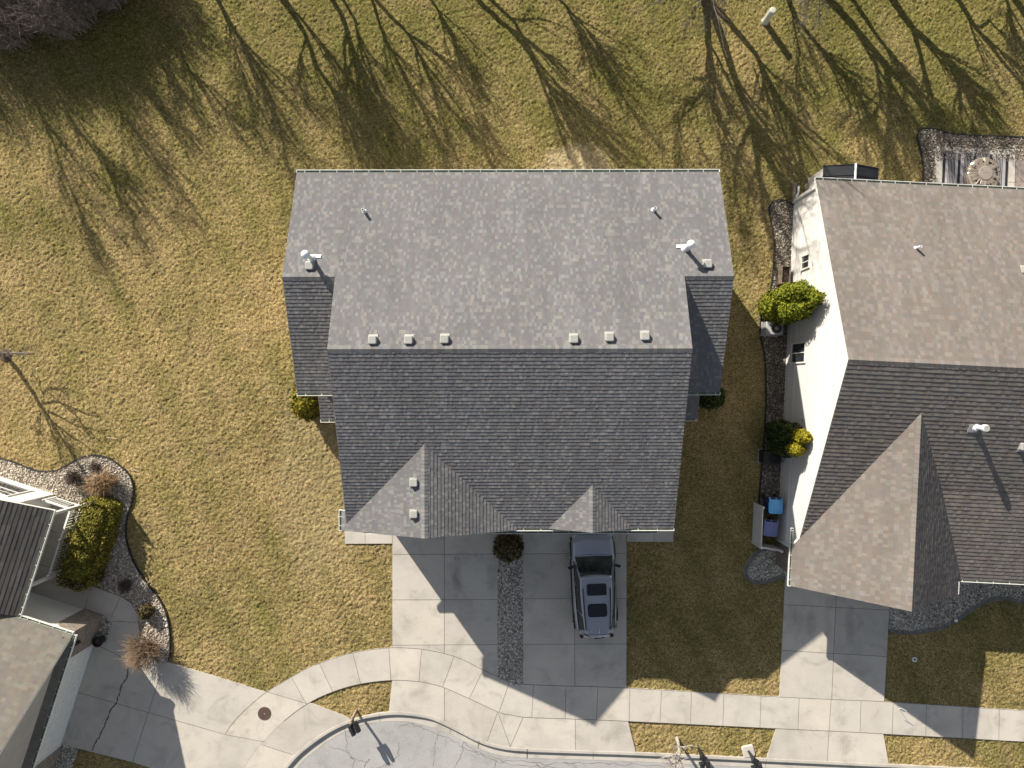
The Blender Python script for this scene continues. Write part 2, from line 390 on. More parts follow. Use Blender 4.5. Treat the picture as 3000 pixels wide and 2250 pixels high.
def lawn_mat():
    t = NT('winter_lawn')
    tc = t.N('ShaderNodeTexCoord'); sp = t.N('ShaderNodeSeparateXYZ'); t.link(tc.outputs['Object'], sp.inputs[0])
    X, Y = sp.outputs[0], sp.outputs[1]
    n1 = t.noise(19, 6, 0.82); n2 = t.noise(1.0, 5, 0.8, vec=t.coord((26, 9, 9), (0, 0, R(35)))); n3 = t.noise(1.0, 5, 0.8, vec=t.coord((9, 24, 9), (0, 0, R(20))))
    fine = t.math('ADD', t.math('MULTIPLY', n1, 0.4), t.math('ADD', t.math('MULTIPLY', n2, 0.3), t.math('MULTIPLY', n3, 0.3)))
    tan = t.ramp(fine, [(0.40, (0.066, 0.048, 0.018)), (0.48, (0.25, 0.18, 0.074)), (0.56, (0.58, 0.455, 0.235))])
    grn = t.ramp(fine, [(0.40, (0.028, 0.03, 0.011)), (0.48, (0.118, 0.11, 0.032)), (0.56, (0.3, 0.27, 0.09))])
    big = t.noise(0.22, 4, 0.62); med = t.noise(1.5, 6, 0.8)
    m = t.math('ADD', t.math('MULTIPLY', big, 1.3), t.math('MULTIPLY', med, 0.55))
    # greener behind the houses and between them, paler in the middle of the side lawn
    m = t.math('ADD', m, t.math('MULTIPLY', t.math('SMOOTH_MIN', t.math('MAXIMUM', t.math('SUBTRACT', Y, 5.0), 0.0), 12.0), 0.024))
    m = t.math('ADD', m, t.math('MULTIPLY', t.math('MAXIMUM', X, 0.0), 0.003))
    strp = t.N('ShaderNodeTexWave'); strp.inputs['Scale'].default_value = 0.17; strp.inputs['Distortion'].default_value = 1.6; strp.inputs['Detail'].default_value = 2
    t.link(t.coord((1, 1, 1), (0, 0, R(-24))), strp.inputs['Vector'])
    m = t.math('ADD', m, t.math('MULTIPLY', t.math('SUBTRACT', strp.outputs['Fac'], 0.5), 0.14))
    f = t.ramp(t.math('MULTIPLY', t.math('SUBTRACT', m, 0.74), 1.75), [(0.0, 0.0), (1.0, 1.0)])
    c = t.mix(f, tan, grn)
    # bleached dead patch behind the duplex and pale worn strip beside it
    def patch(cx, cy, rx, ry):
        dx = t.math('DIVIDE', t.math('SUBTRACT', X, cx), rx); dy = t.math('DIVIDE', t.math('SUBTRACT', Y, cy), ry)
        d = t.math('ADD', t.math('MULTIPLY', dx, dx), t.math('MULTIPLY', dy, dy))
        return t.ramp(t.math('ADD', d, t.math('MULTIPLY', t.math('SUBTRACT', med, 0.5), 2.2)), [(0.35, 1.0), (1.0, 0.0)])
    pale = t.ramp(fine, [(0.38, (0.24, 0.19, 0.095)), (0.6, (0.66, 0.54, 0.33))])
    c = t.mix(t.math('MULTIPLY', patch(3.2, 10.6, 2.0, 1.3), 0.9), c, pale)
    c = t.mix(t.math('MULTIPLY', patch(-9.5, -4.5, 2.4, 6.0), 0.35), c, pale)
    spk = t.ramp(t.noise(4.5, 6, 0.9), [(0.34, 0.66), (0.5, 1.0), (0.66, 1.22)]); c = t.mix(1.0, c, spk, 'MULTIPLY')
    drift = t.ramp(t.noise(0.13, 3, 0.6, dist=0.7), [(0.3, (0.84, 0.84, 0.8)), (0.5, (1.0, 1.0, 1.0)), (0.7, (1.13, 1.1, 1.06))]); c = t.mix(1.0, c, drift, 'MULTIPLY')
    brn = t.ramp(t.noise(0.8, 5, 0.7), [(0.52, 0.0), (0.7, 1.0)]); c = t.mix(t.math('MULTIPLY', brn, 0.35), c, (0.17, 0.125, 0.075))
    t.bump(t.noise(33, 4, 0.8), 0.9, 0.035)
    return t.out(c, 0.95, 0, 0.1)
M_LAWN = lawn_mat()

def foliage(name, a, b, c_):
    t = NT(name); c = t.ramp(t.attr(), [(0.0, a), (0.55, b), (1.0, c_)]); c = t.mix(1.0, c, t.ramp(t.noise(2.0, 3), [(0.3, 0.8), (0.7, 1.15)]), 'MULTIPLY')
    return t.out(c, 0.75, 0, 0.2)
M_GOLD = foliage('golden_arborvitae', (0.12, 0.12, 0.01), (0.26, 0.22, 0.012), (0.42, 0.33, 0.02))
M_EMER = foliage('green_arborvitae', (0.075, 0.1, 0.008), (0.165, 0.19, 0.015), (0.3, 0.29, 0.028))
M_OLIVE = foliage('olive_gold_arborvitae', (0.07, 0.07, 0.01), (0.17, 0.15, 0.014), (0.34, 0.27, 0.03))
M_DEEP = foliage('dark_arborvitae', (0.02, 0.035, 0.01), (0.045, 0.065, 0.015), (0.075, 0.095, 0.02))
M_YEW = foliage('yew_hedge', (0.06, 0.064, 0.012), (0.15, 0.14, 0.02), (0.3, 0.24, 0.04))
M_BOX = foliage('brown_green_shrub', (0.04, 0.034, 0.016), (0.1, 0.078, 0.034), (0.18, 0.135, 0.06))
M_STRAW = foliage('straw_grass', (0.14, 0.085, 0.045), (0.3, 0.19, 0.1), (0.46, 0.33, 0.19))
def gravel_mat(name, stops):
    t = NT(name); c = t.ramp(t.attr(), stops); c = t.mix(1.0, c, t.ramp(t.noise(0.9, 3), [(0.3, 0.85), (0.7, 1.12)]), 'MULTIPLY'); return t.out(c, 0.85)
M_GRAV = gravel_mat('pale_river_stone', [(0.0, (0.14, 0.12, 0.095)), (0.3, (0.38, 0.33, 0.265)), (0.65, (0.56, 0.5, 0.42)), (1.0, (0.78, 0.74, 0.66))])
M_GRAVM = gravel_mat('mixed_stone', [(0.0, (0.08, 0.065, 0.05)), (0.35, (0.2, 0.17, 0.135)), (0.7, (0.33, 0.29, 0.24)), (1.0, (0.58, 0.54, 0.47))])  # own dark mottling plus the patio border's shade put into the colour
M_GRAVG = gravel_mat('grey_stone', [(0.0, (0.14, 0.13, 0.11)), (0.35, (0.44, 0.41, 0.355)), (0.7, (0.64, 0.6, 0.53)), (1.0, (0.82, 0.79, 0.72))])

# ------------------------------------------------------------------ ground, paving, kerb, road
def resample(pts, n):
    p = np.array([(q.x, q.y) for q in pts]); d = np.r_[0, np.cumsum(np.hypot(*np.diff(p, axis=0).T))]
    t = np.linspace(0, d[-1], n); return np.c_[np.interp(t, d, p[:, 0]), np.interp(t, d, p[:, 1])]
def smooth_line(px, n=8):
    """Catmull-Rom through pixel points, as ground points"""
    P = [G(*q) for q in px]; out = []
    for i in range(len(P) - 1):
        a, b, c, d = P[max(i - 1, 0)], P[i], P[i + 1], P[min(i + 2, len(P) - 1)]
        for k in range(n):
            t = k / n; out.append(0.5 * ((2 * b) + (c - a) * t + (2 * a - 5 * b + 4 * c - d) * t * t + (3 * b - a - 3 * c + d) * t ** 3))
    out.append(P[-1]); return out

CB = [(745, 2420), (765, 2350), (800, 2290), (830, 2250), (877, 2199), (950, 2145), (1022, 2110), (1082, 2093.6), (1139.5, 2084.5), (1203, 2087), (1262, 2095.5), (1304, 2113), (1350, 2138), (1406, 2167), (1469, 2184), (1543, 2192), (1700, 2198), (1864, 2203), (2245, 2221), (2500, 2233), (2900, 2252), (3300, 2272), (4600, 2337)]
CF = [(786, 2420), (806, 2350), (840, 2290), (871, 2250), (901, 2219), (977, 2163), (1052, 2128), (1112, 2117.5), (1167, 2115.6), (1201, 2118), (1250, 2129), (1284, 2142), (1340, 2165), (1402, 2194), (1459, 2214), (1545, 2223), (1700, 2228), (1864, 2234), (2245, 2252), (2500, 2264), (2900, 2283), (3300, 2303), (4600, 2368)]
NK = 260
curb_b = smooth_line(CB, 6); curb_f = smooth_line(CF, 6)
cb = np.array([(p.x, p.y) for p in curb_b]); cf = np.array([(p.x, p.y) for p in curb_f])
mb = MB()
for i in range(len(cb) - 1):
    def sec(k):
        b, f = cb[k], cf[k]; at = lambda s, z: (b[0] + (f[0] - b[0]) * s, b[1] + (f[1] - b[1]) * s, z)
        return [at(0, -0.1), at(0, 0.034), at(0.05, 0.04), at(0.27, 0.038), at(0.33, 0.02), at(0.4, -0.085), at(0.46, -0.1), at(1.0, -0.088), at(1.0, -0.2)]
    A, B = sec(i), sec(i + 1)
    for k in range(len(A) - 1): mb.face([A[k], A[k + 1], B[k + 1], B[k]][::-1])
def strip(mb, a, b, wd, z, m=0, t=0.5):
    a = Vector(a); b = Vector(b); d = (b - a); d.z = 0; n = Vector((-d.y, d.x, 0)).normalized() * wd / 2
    mb.face([(a.x - n.x, a.y - n.y, z), (b.x - n.x, b.y - n.y, z), (b.x + n.x, b.y + n.y, z), (a.x + n.x, a.y + n.y, z)], m, t)
def wobble(mb, px, wd, z, m, seed, jit=0.04, n=7):
    rng = random.Random(seed); P = [G(*q) for q in px]; pts = []
    for i in range(len(P) - 1):
        for k in range(n):
            q = P[i].lerp(P[i + 1], k / n); pts.append(q + Vector((rng.gauss(0, jit), rng.gauss(0, jit), 0)))
    pts.append(P[-1]); ws = [wd * rng.uniform(0.5, 1.3) for _ in pts]; ws[0] = ws[-1] = wd * 0.3
    L = []; Rr = []
    for i, p in enumerate(pts):
        d = pts[min(i + 1, len(pts) - 1)] - pts[max(i - 1, 0)]; nn = Vector((-d.y, d.x, 0)).normalized() * ws[i] / 2
        L.append((p.x + nn.x, p.y + nn.y, z)); Rr.append((p.x - nn.x, p.y - nn.y, z))
    for i in range(len(pts) - 1): mb.face([Rr[i], Rr[i + 1], L[i + 1], L[i]], m)
for (a, b, wd) in (((1545, 2193), (1544, 2224), 0.05), ((1404, 2168), (1400, 2194), 0.03), ((1738, 2199), (1738, 2228), 0.015), ((1325, 2126), (1316, 2152), 0.012), ((1112, 2090), (1112, 2117), 0.012), ((1000, 2120), (1010, 2146), 0.012), ((2245, 2222), (2244, 2251), 0.012)):
    strip(mb, G(*a), G(*b), wd, 0.046, 1) if False else None
    A = G(*a); B = G(*b); strip(mb, A.lerp(B, 0.02), A.lerp(B, 0.28), wd, 0.043, 1); strip(mb, A.lerp(B, 0.47), B, wd, -0.083, 1)
tag(mb.build('kerb', [M_CURB, M_JOINT]), kind='structure')
# road
mb = MB()
road = [Vector((x, y, 0)) for x, y in cf] + [Vector((cf[-1][0], -70, 0)), Vector((cf[0][0], -70, 0))]
mb.prism(road, -0.3, -0.097)
cr = [[(1283, 2145), (1275, 2175), (1272, 2205), (1266, 2250)], [(1358, 2176), (1355, 2205), (1335, 2240), (1325, 2270)], [(1358, 2176), (1400, 2212), (1455, 2233), (1520, 2246), (1600, 2252), (1700, 2256)],
      [(1200, 2122), (1250, 2140), (1310, 2165), (1380, 2202), (1460, 2228), (1540, 2236), (1640, 2240)], [(1010, 2140), (1014, 2200), (1036, 2227), (1075, 2233), (1085, 2228)], [(1036, 2227), (1030, 2270)], [(1075, 2233), (1065, 2260)], [(1170, 2180), (1166, 2215), (1145, 2240), (1120, 2246), (1080, 2262)], [(1036, 2227), (1000, 2200), (960, 2190)], [(1640, 2240), (1740, 2238), (1850, 2243), (1990, 2250)], [(1170, 2130), (1195, 2126)], [(1455, 2233), (1440, 2262)], [(1560, 2230), (1580, 2250)], [(1650, 2236), (1690, 2250)]]
for k, c in enumerate(cr): wobble(mb, c, 0.02, -0.0935, 1, 40 + k)
tag(mb.build('road', [M_ASPH, M_JOINT]), kind='structure')

# lawn: one ground sheet with a rough turf surface in view, running on to the horizon
def vnoise(rng, ny, nx, cell, shape):
    gy, gx = int(ny / cell) + 4, int(nx / cell) + 4
    g = rng.random((gy, gx)); y = np.arange(ny) / cell; x = np.arange(nx) / cell
    yi = y.astype(int); xi = x.astype(int); fy = y - yi; fx = x - xi; fy = fy * fy * (3 - 2 * fy); fx = fx * fx * (3 - 2 * fx)
    a = g[yi][:, xi]; b = g[yi][:, xi + 1]; c = g[yi + 1][:, xi]; d = g[yi + 1][:, xi + 1]
    return (a * (1 - fx) + b * fx) * (1 - fy)[:, None] + (c * (1 - fx) + d * fx) * fy[:, None]
def lawn():
    st = 0.055; x0, x1, y0, y1 = -27.5, 27.5, -20.5, 21.5
    nx = int((x1 - x0) / st) + 1; ny = int((y1 - y0) / st) + 1; rng = np.random.default_rng(5)
    h = 0.7 * vnoise(rng, ny, nx, 1.5, None) + 0.95 * rng.random((ny, nx)) + 0.25 * vnoise(rng, ny, nx, 2.7, None) + 0.2 * vnoise(rng, ny, nx, 5.5, None) + 0.3 * vnoise(rng, ny, nx, 17, None)
    h = (h - h.mean()); z = -0.036 + 0.064 * h
    z = np.clip(z, -0.11, 0.024)
    xs = x0 + np.arange(nx) * st; ys = y0 + np.arange(ny) * st
    Xg, Yg = np.meshgrid(xs, ys)
    jx = (rng.random((ny, nx)) - 0.5) * st * 0.6; jy = (rng.random((ny, nx)) - 0.5) * st * 0.6
    V = np.stack([Xg + jx, Yg + jy, z], -1).reshape(-1, 3)
    # leave the street open: cells south of the middle of the kerb
    mid = cb * 0.7 + cf * 0.3; o = np.argsort(mid[3:, 0]); mx = mid[3:, 0][o]; my = mid[3:, 1][o]
    lim = np.interp(xs, mx, my); left = xs < mx[0]; lim[left] = -999
    keep = (Yg[:-1, :-1] > lim[None, :-1])
    idx = np.arange(nx * ny).reshape(ny, nx)
    Q = np.stack([idx[:-1, :-1], idx[:-1, 1:], idx[1:, 1:], idx[1:, :-1]], -1)[keep].reshape(-1, 4)
    B = 400.0; base = len(V); zz = -0.036
    ring_in = [(x0, y0), (x1, y0), (x1, y1), (x0, y1)]
    ext = np.array([(-B, -B), (B, -B), (B, B), (-B, B)]); extra = [(x0, y0, zz), (x1, y0, zz), (x1, y1, zz), (x0, y1, zz)] + [(a, b, zz) for a, b in ext]
    # south side: fringe left of the street and one strip right of it, far below the kerb line
    sx = mid[0, 0]; extra += [(sx, y0, zz), (sx, -B, zz)]
    V = np.vstack([V, np.array(extra)]); e = base
    fr = [(e + 4, e + 9, e + 8, e + 0), (e + 4, e + 0, e + 3, e + 7), (e + 1, e + 5, e + 6, e + 2), (e + 3, e + 2, e + 6, e + 7)]
    me = bpy.data.meshes.new('lawn'); nq = len(Q) + len(fr)
    loops = np.concatenate([Q.ravel(), np.array(fr).ravel()]).astype(np.int32)
    me.vertices.add(len(V)); me.vertices.foreach_set('co', V.astype(np.float32).ravel())
    me.loops.add(len(loops)); me.loops.foreach_set('vertex_index', loops)
    me.polygons.add(nq); me.polygons.foreach_set('loop_start', np.arange(0, 4 * nq, 4, dtype=np.int32)); me.polygons.foreach_set('loop_total', np.full(nq, 4, dtype=np.int32))
    me.polygons.foreach_set('use_smooth', np.ones(nq, dtype=bool))
    me.update(calc_edges=True); me.validate(); me.materials.append(M_LAWN)
    ob = bpy.data.objects.new('lawn', me); COL.objects.link(ob); tag(ob, kind='structure')
lawn()

# pavement (sidewalk) band
SO = [(585, 2420), (592, 2330), (612, 2250), (636, 2196), (660, 2151), (690, 2109), (730, 2069), (782, 2026), (835, 1994), (898, 1958), (936, 1943), (992, 1923), (1034, 1912), (1094, 1902), (1150, 1897), (1203, 1898.5), (1244, 1902.5), (1302, 1914), (1353, 1931), (1417, 1963), (1458, 1981), (1492, 1997), (1532, 2004), (1640, 2008.5), (1834, 2015), (2283, 2041), (2500, 2051), (2589, 2055), (3000, 2081), (3500, 2110)]
SI = [(680, 2420), (692, 2330), (717.5, 2250), (739, 2211), (772, 2172), (832, 2112), (901, 2061), (975, 2026), (1057, 2002.6), (1150, 1992), (1227, 1996), (1260, 2002), (1302, 2014), (1375, 2046), (1462, 2086), (1500, 2094), (1541, 2100.5), (1665, 2105), (1838, 2112), (2275, 2133.5), (2500, 2144), (2586, 2149), (3000, 2172), (3500, 2200)]
so = smooth_line(SO, 5); si = smooth_line(SI, 5)
mb = MB(); mb.prism(so + si[::-1], -0.12, 0.026)
def edge_lines(mb, line, wd, z, m=1):
    for a, b in zip(line[:-1], line[1:]): strip(mb, a, b, wd, z, m)
edge_lines(mb, so[20:150], 0.022, 0.0335); edge_lines(mb, si[25:110], 0.02, 0.0335)
WJ = [((782, 2026), (901, 2061)), ((856, 1987), (898, 2061)), ((936, 1943), (975, 2026)), ((1034, 1912), (1057, 2002.6)), ((1139.5, 1898), (1145.5, 1992.6)), ((1235, 1904), (1227.5, 1995.6)), ((1329, 1926), (1297, 2011)), ((1415, 1963), (1374.6, 2046)), ((1492.7, 1997.5), (1462, 2084.5)), ((1563, 2007), (1557.6, 2100)), ((1658, 2009.5), (1655.7, 2104)), ((1751.6, 2013), (1747, 2105.7)), ((1845, 2018), (1843, 2111)), ((1937.6, 2023.7), (1933, 2114)), ((2025, 2028.5), (2022.5, 2120)), ((2120, 2033), (2117, 2125)), ((2229, 2039.5), (2225.6, 2130)), ((2340.5, 2043), (2337, 2136)), ((2434, 2047.5), (2428, 2141)), ((2521.6, 2053), (2518.7, 2143.5)), ((2616, 2058.5), (2612.7, 2150.7)), ((2713, 2065.8), (2711, 2158)), ((2820.6, 2073), (2818.8, 2167)), ((2926.6, 2078.4), (2924.7, 2170.6)), ((660, 2151), (772, 2172))]
for a, b in WJ: strip(mb, G(*a), G(*b), 0.018, 0.0338, 1)
near = lambda L, p: min(range(len(L)), key=lambda i: (L[i].x - p.x) ** 2 + (L[i].y - p.y) ** 2)
ends = sorted([(near(so, G(*a)), near(si, G(*b))) for a, b in WJ]); ends = [(0, 0)] + ends + [(len(so) - 1, len(si) - 1)]; rng = random.Random(8)
for (i0, j0), (i1, j1) in zip(ends[:-1], ends[1:]):
    j1 = max(j1, j0); pc = [(q.x, q.y) for q in so[i0:i1 + 1]] + [(q.x, q.y) for q in si[j0:j1 + 1]][::-1]
    if len(pc) > 2: mb.face([(x, y, 0.030) for x, y in ccw(pc)], 0, rng.uniform(0.15, 0.95))
tag(mb.build('pavement', [M_WALK, M_JOINT]), kind='structure')

def slab(name, polys, z, joints, jw=0.02, mat=M_CONC, extra=None):
    mb = MB(); rng = random.Random(len(name) + int(polys[0][0][0]))
    for p in polys:
        base = [G(*q) for q in p]; mb.prism(base, -0.12, z - 0.004); parts = [ccw([(q.x, q.y) for q in base])]
        for a, b in joints:          # every panel between the joints has weathered a little differently
            if len(polys) > 1 and not any(abs(a[0] - q[0]) < 200 for q in p): continue
            A, B_ = G(*a), G(*b); d = (B_ - A).normalized(); nx_, ny_ = -d.y, d.x; new = []
            for pc in parts:
                for sgn in (1, -1):
                    o = Vector((A.x, A.y)); far = 200
                    c0 = (A.x - d.x * far, A.y - d.y * far); c1 = (A.x + d.x * far, A.y + d.y * far)
                    half = [c0, c1, (c1[0] + nx_ * far * sgn, c1[1] + ny_ * far * sgn), (c0[0] + nx_ * far * sgn, c0[1] + ny_ * far * sgn)]
                    r = clip_convex(pc, ccw(half))
                    if len(r) > 2: new.append(r)
            parts = new
        for pc in parts: mb.face([(x, y, z) for x, y in ccw(pc)], 0, rng.uniform(0.1, 0.95))
    for a, b in joints: strip(mb, G(*a), G(*b), jw, z + 0.0035, 1)
    if extra: extra(mb, z)
    return tag(mb.build(name, [mat, M_JOINT, M_STAIN]), kind='structure')
M_STAIN = plain('oil_stain', (0.2, 0.19, 0.175), 0.8, var=0.3, sc=5)
cut = lambda pts, a, b: [p for p in pts if a <= p[0] <= b]
def sdrive(mb, z):
    # old ring-shaped oil mark
    c = G(1338, 1636)
    for k in range(14):
        a0, a1 = R(-60 + k * 21), R(-60 + (k + 1) * 21)
        p = [(c.x + r * math.cos(a), c.y + r * math.sin(a), z + 0.003) for r, a in ((0.075, a0), (0.105, a0), (0.105, a1), (0.075, a1))]; mb.face(p, 2)
slab('driveway', [[(1150, 1500), (1458, 1500), (1458, 1988), (1417, 1970), (1353, 1938), (1302, 1921), (1244, 1909), (1203, 1905), (1150, 1904)]], 0.026,
     [((1150, 1624), (1458, 1623)), ((1150, 1757), (1458, 1756)), ((1150, 1889.5), (1458, 1888)), ((1302, 1500), (1302, 1914))], extra=sdrive)
slab('driveway', [[(1532, 1500), (1835, 1500), (1835, 2022), (1532, 2011)]], 0.026, [((1532, 1622), (1835, 1621)), ((1532, 1754), (1835, 1753)), ((1532, 1887), (1835, 1886)), ((1683, 1500), (1684, 2010))])
slab('path', [[(1010.6, 1480), (1149, 1480), (1149, 1592), (1010.6, 1592.8)], [(1836.5, 1480), (1972.5, 1480), (1972.5, 1587), (1836.5, 1587)]], 0.03, [((1070, 1480), (1070, 1592)), ((1915.5, 1480), (1915.5, 1587))])
# aprons between pavement and kerb
ap1 = [(1150, 1985)] + [(x, y - 6) for x, y in SI if 1150 < x < 1838] + [(1838, 2106), (1863, 2206)] + [(x, y + 3) for x, y in reversed(CB) if 1139 < x < 1863] + [(1139, 2086)]
slab('apron', [ap1], 0.024, [((1302, 2014), (1302, 2112)), ((1458, 2086), (1427, 2172)), ((1460, 2089), (1495, 2187)), ((1532.5, 2101), (1495, 2187)), ((1685, 2106), (1686, 2196))], mat=M_WALK)
ap2 = [(2275, 2128), (2586, 2143), (2604, 2242), (2500, 2236), (2245, 2224)]
slab('apron', [ap2], 0.024, [((2428, 2141), (2423, 2230))], mat=M_WALK)
ap3 = [(901, 2055), (1022, 2102), (1030, 2110), (950, 2149), (877, 2203), (830, 2253), (800, 2293), (765, 2353), (745, 2423), (676, 2423), (686, 2330), (711, 2250), (733, 2211), (766, 2172), (826, 2112)]
slab('apron', [ap3], 0.024, [((767, 2181), (856, 2210))], mat=M_WALK)
# right-hand driveway
slab('driveway', [[(2310, 1560), (2618, 1575), (2605, 1785), (2589, 2060), (2283, 2047), (2300, 1700)]], 0.026, [((2297, 1771), (2604, 1787)), ((2290, 1904.5), (2597, 1923)), ((2455, 1600), (2436, 2046))])
# left-hand driveway, walk and porch floor
def crackL(mb, z):
    wobble(mb, [(377, 1958), (372, 1985), (356, 2010), (350, 2035), (341, 2060), (323, 2083), (312, 2110), (303, 2135), (290, 2160), (276, 2183), (272, 2199)], 0.07, z + 0.004, 1, 3, 0.015, 5)
slab('driveway', [[(788, 2030), (660, 1990), (494, 1940), (464, 1940), (412, 1868), (407, 1840), (404, 1801), (386, 1768), (359, 1750), (263, 1714), (150, 1690), (225, 1480), (150, 1455), (40, 1700), (150, 2172), (389, 2232), (446, 2250), (592, 2300), (600, 2330), (620, 2250), (644, 2196), (668, 2151), (698, 2109), (738, 2069)]], 0.026,
     [((226, 2027), (660, 2151)), ((470, 1979), (389, 2232)), ((273, 1883), (470, 1979)), ((258, 1752), (249, 1788)), ((355, 1747), (325, 1811)), ((327, 1819), (407, 1823)), ((138, 1552), (175, 1562)), ((100, 1650), (150, 1662))], extra=crackL)

# ------------------------------------------------------------------ gravel beds and edging
def in_poly(x, y, P):
    n = len(P); r = np.zeros(x.shape, bool); j = n - 1
    for i in range(n):
        xi, yi = P[i]; xj, yj = P[j]
        c = ((yi > y) != (yj > y)) & (x < (xj - xi) * (y - yi) / (yj - yi + 1e-12) + xi); r ^= c; j = i
    return r
def gravel(px, mat, seed, dens=330, size=0.038, z=0.012, name='gravel_bed', label=None):
    P = [(G(*q).x, G(*q).y) for q in px]; rng = np.random.default_rng(seed)
    xs = [p[0] for p in P]; ys = [p[1] for p in P]; area = (max(xs) - min(xs)) * (max(ys) - min(ys))
    n = int(area * dens); x = rng.uniform(min(xs), max(xs), n); y = rng.uniform(min(ys), max(ys), n); k = in_poly(x, y, P); x = x[k]; y = y[k]; n = len(x)
    o = np.array([(1, 0, 0), (0.3, 0.95, 0), (-0.8, 0.6, 0), (-0.8, -0.6, 0), (0.3, -0.95, 0), (0.1, 0.1, 0.8), (0, 0, -0.5)])
    s = size * rng.uniform(0.6, 1.5, n); a = rng.uniform(0, 6.283, n); el = rng.uniform(0.6, 1.0, n)
    v = np.repeat(o[None], n, 0) * (1 + rng.normal(0, 0.12, (n, 7, 1))); v[:, :, 1] *= el[:, None]; v *= s[:, None, None]
    tx, ty = rng.normal(0, 0.35, n), rng.normal(0, 0.35, n); v[:, :, 2] += v[:, :, 0] * tx[:, None] + v[:, :, 1] * ty[:, None]
    c, sn = np.cos(a)[:, None], np.sin(a)[:, None]; X = v[:, :, 0] * c - v[:, :, 1] * sn + x[:, None]; Y = v[:, :, 0] * sn + v[:, :, 1] * c + y[:, None]
    Z = v[:, :, 2] + z + rng.uniform(0.0, 0.03, n)[:, None]
    V = np.stack([X, Y, Z], -1).reshape(-1, 3)
    f = np.array([(0, 1, 5), (1, 2, 5), (2, 3, 5), (3, 4, 5), (4, 0, 5), (1, 0, 6), (2, 1, 6), (3, 2, 6), (4, 3, 6), (0, 4, 6)])
    F = (f[None] + (np.arange(n) * 7)[:, None, None]).reshape(-1, 3)
    mb = MB(); mb.V = V.tolist(); mb.F = F.tolist(); mb.T = np.repeat(rng.random(n) ** 1.3, 10).tolist(); mb.M = [0] * len(F)
    mb.prism([Vector((p[0], p[1], 0)) for p in P], -0.1, z, 0, None, 0.25)
    ob = mb.build(name, mat); tag(ob, label, 'gravel', kind='stuff'); return ob
def edging(px, label, r=0.05):
    mb = MB(); L = smooth_line(px, 6)
    for a, b in zip(L[:-1], L[1:]):
        d = (b - a).normalized(); n = Vector((-d.y, d.x, 0)) * r * 0.5
        mb.raw([a - n + Vector((0, 0, zz)) for zz in (-0.05, 0.07)] + [b - n + Vector((0, 0, zz)) for zz in (-0.05, 0.07)] + [a + n + Vector((0, 0, zz)) for zz in (-0.05, 0.07)] + [b + n + Vector((0, 0, zz)) for zz in (-0.05, 0.07)],
               [(0, 2, 3, 1), (4, 5, 7, 6), (1, 3, 7, 5)])
    o = mb.build('garden_edging', M_EDGE); tag(o, label, 'edging'); return o
def spx(px, n=4): # smooth pixel polyline
    out = []
    for i in range(len(px) - 1):
        a, b, c, d = [np.array(px[k], float) for k in (max(i - 1, 0), i, i + 1, min(i + 2, len(px) - 1))]
        for k in range(n): t = k / n; out.append(tuple(0.5 * ((2 * b) + (c - a) * t + (2 * a - 5 * b + 4 * c - d) * t * t + (3 * b - a - 3 * c + d) * t ** 3)))
    out.append(tuple(px[-1])); return out
LB = [(-60, 1325), (0, 1342), (41, 1354), (103, 1377), (152, 1380), (179, 1372), (212, 1354), (244, 1338), (282, 1333), (320, 1343), (353, 1365), (380, 1392), (391, 1427), (388, 1463), (376, 1506), (369, 1550), (374, 1593), (393, 1647), (423, 1696), (464, 1750), (485, 1789), (497, 1846), (499, 1907), (494, 1938)]
gravel(spx(LB) + [(466, 1938), (414, 1868), (409, 1840), (406, 1801), (388, 1766), (361, 1748), (265, 1712), (190, 1690), (228, 1480), (160, 1450), (-60, 1380)], M_GRAV, 1)
edging(LB, 'curving black edging strip between the side lawn and the pebble bed by the porch')
gravel([(300, 1802), (316, 1809), (327, 1820), (327, 1836), (313, 1880), (270, 1880), (290, 1800)], M_GRAVG, 2, z=0.03)
gravel([(176, 2177), (230, 2192), (206, 2262), (140, 2262)], M_GRAVG, 3)
gravel([(1458.5, 1560), (1531.5, 1560), (1531.5, 2012), (1492, 2004), (1458.5, 1990)], M_GRAVG, 4, z=0.006)
RB = [(2325, 603), (2307, 591), (2290, 586), (2271, 588), (2256, 600), (2253, 620), (2260, 655), (2268, 700), (2269, 730), (2265, 785), (2258, 841), (2236, 900), (2228, 941), (2229, 989), (2240, 1048), (2244, 1157), (2242, 1215), (2235, 1329), (2226, 1428), (2223, 1476)]
gravel(spx(RB) + [(2290, 1478), (2300, 1100), (2330, 604)], M_GRAVM, 5)
edging(RB, 'black edging along the pebble bed beside the cream gable wall')
RC = [(2268, 1600), (2230, 1612), (2205, 1630), (2186, 1660), (2184, 1680), (2198, 1698), (2225, 1706), (2250, 1703), (2280, 1692), (2299, 1690)]
gravel(spx(RC) + [(2320, 1690), (2320, 1600)], M_GRAVG, 6)
PB = [(2703, 545), (2705, 500), (2702, 470), (2696, 438), (2688, 410), (2687, 393), (2696, 380), (2712, 376), (2735, 378), (2760, 385), (2791, 393), (2859, 398), (3000, 402), (3200, 410)]
gravel(spx(PB) + [(3200, 470), (2740, 470), (2740, 560), (2703, 560)], M_GRAVM, 7)
edging(PB, 'black edging round the pebble border of the back patio')
FB = [(2603, 1847), (2661, 1852), (2734, 1843), (2799, 1816), (2842, 1787), (2886, 1762), (2943, 1753), (3000, 1766), (3080, 1790)]
gravel(spx(FB) + [(3080, 1640), (2640, 1640), (2606, 1780)], M_GRAVG, 8)
def stone_edge(px, label):
    o = edging(px, label, 0.17); o.data.materials.clear(); o.data.materials.append(M_BLOCK); return o
stone_edge(RC, 'row of grey edging blocks round the teardrop stone bed')
stone_edge(FB, 'row of grey edging blocks bordering the shaded front stone bed')

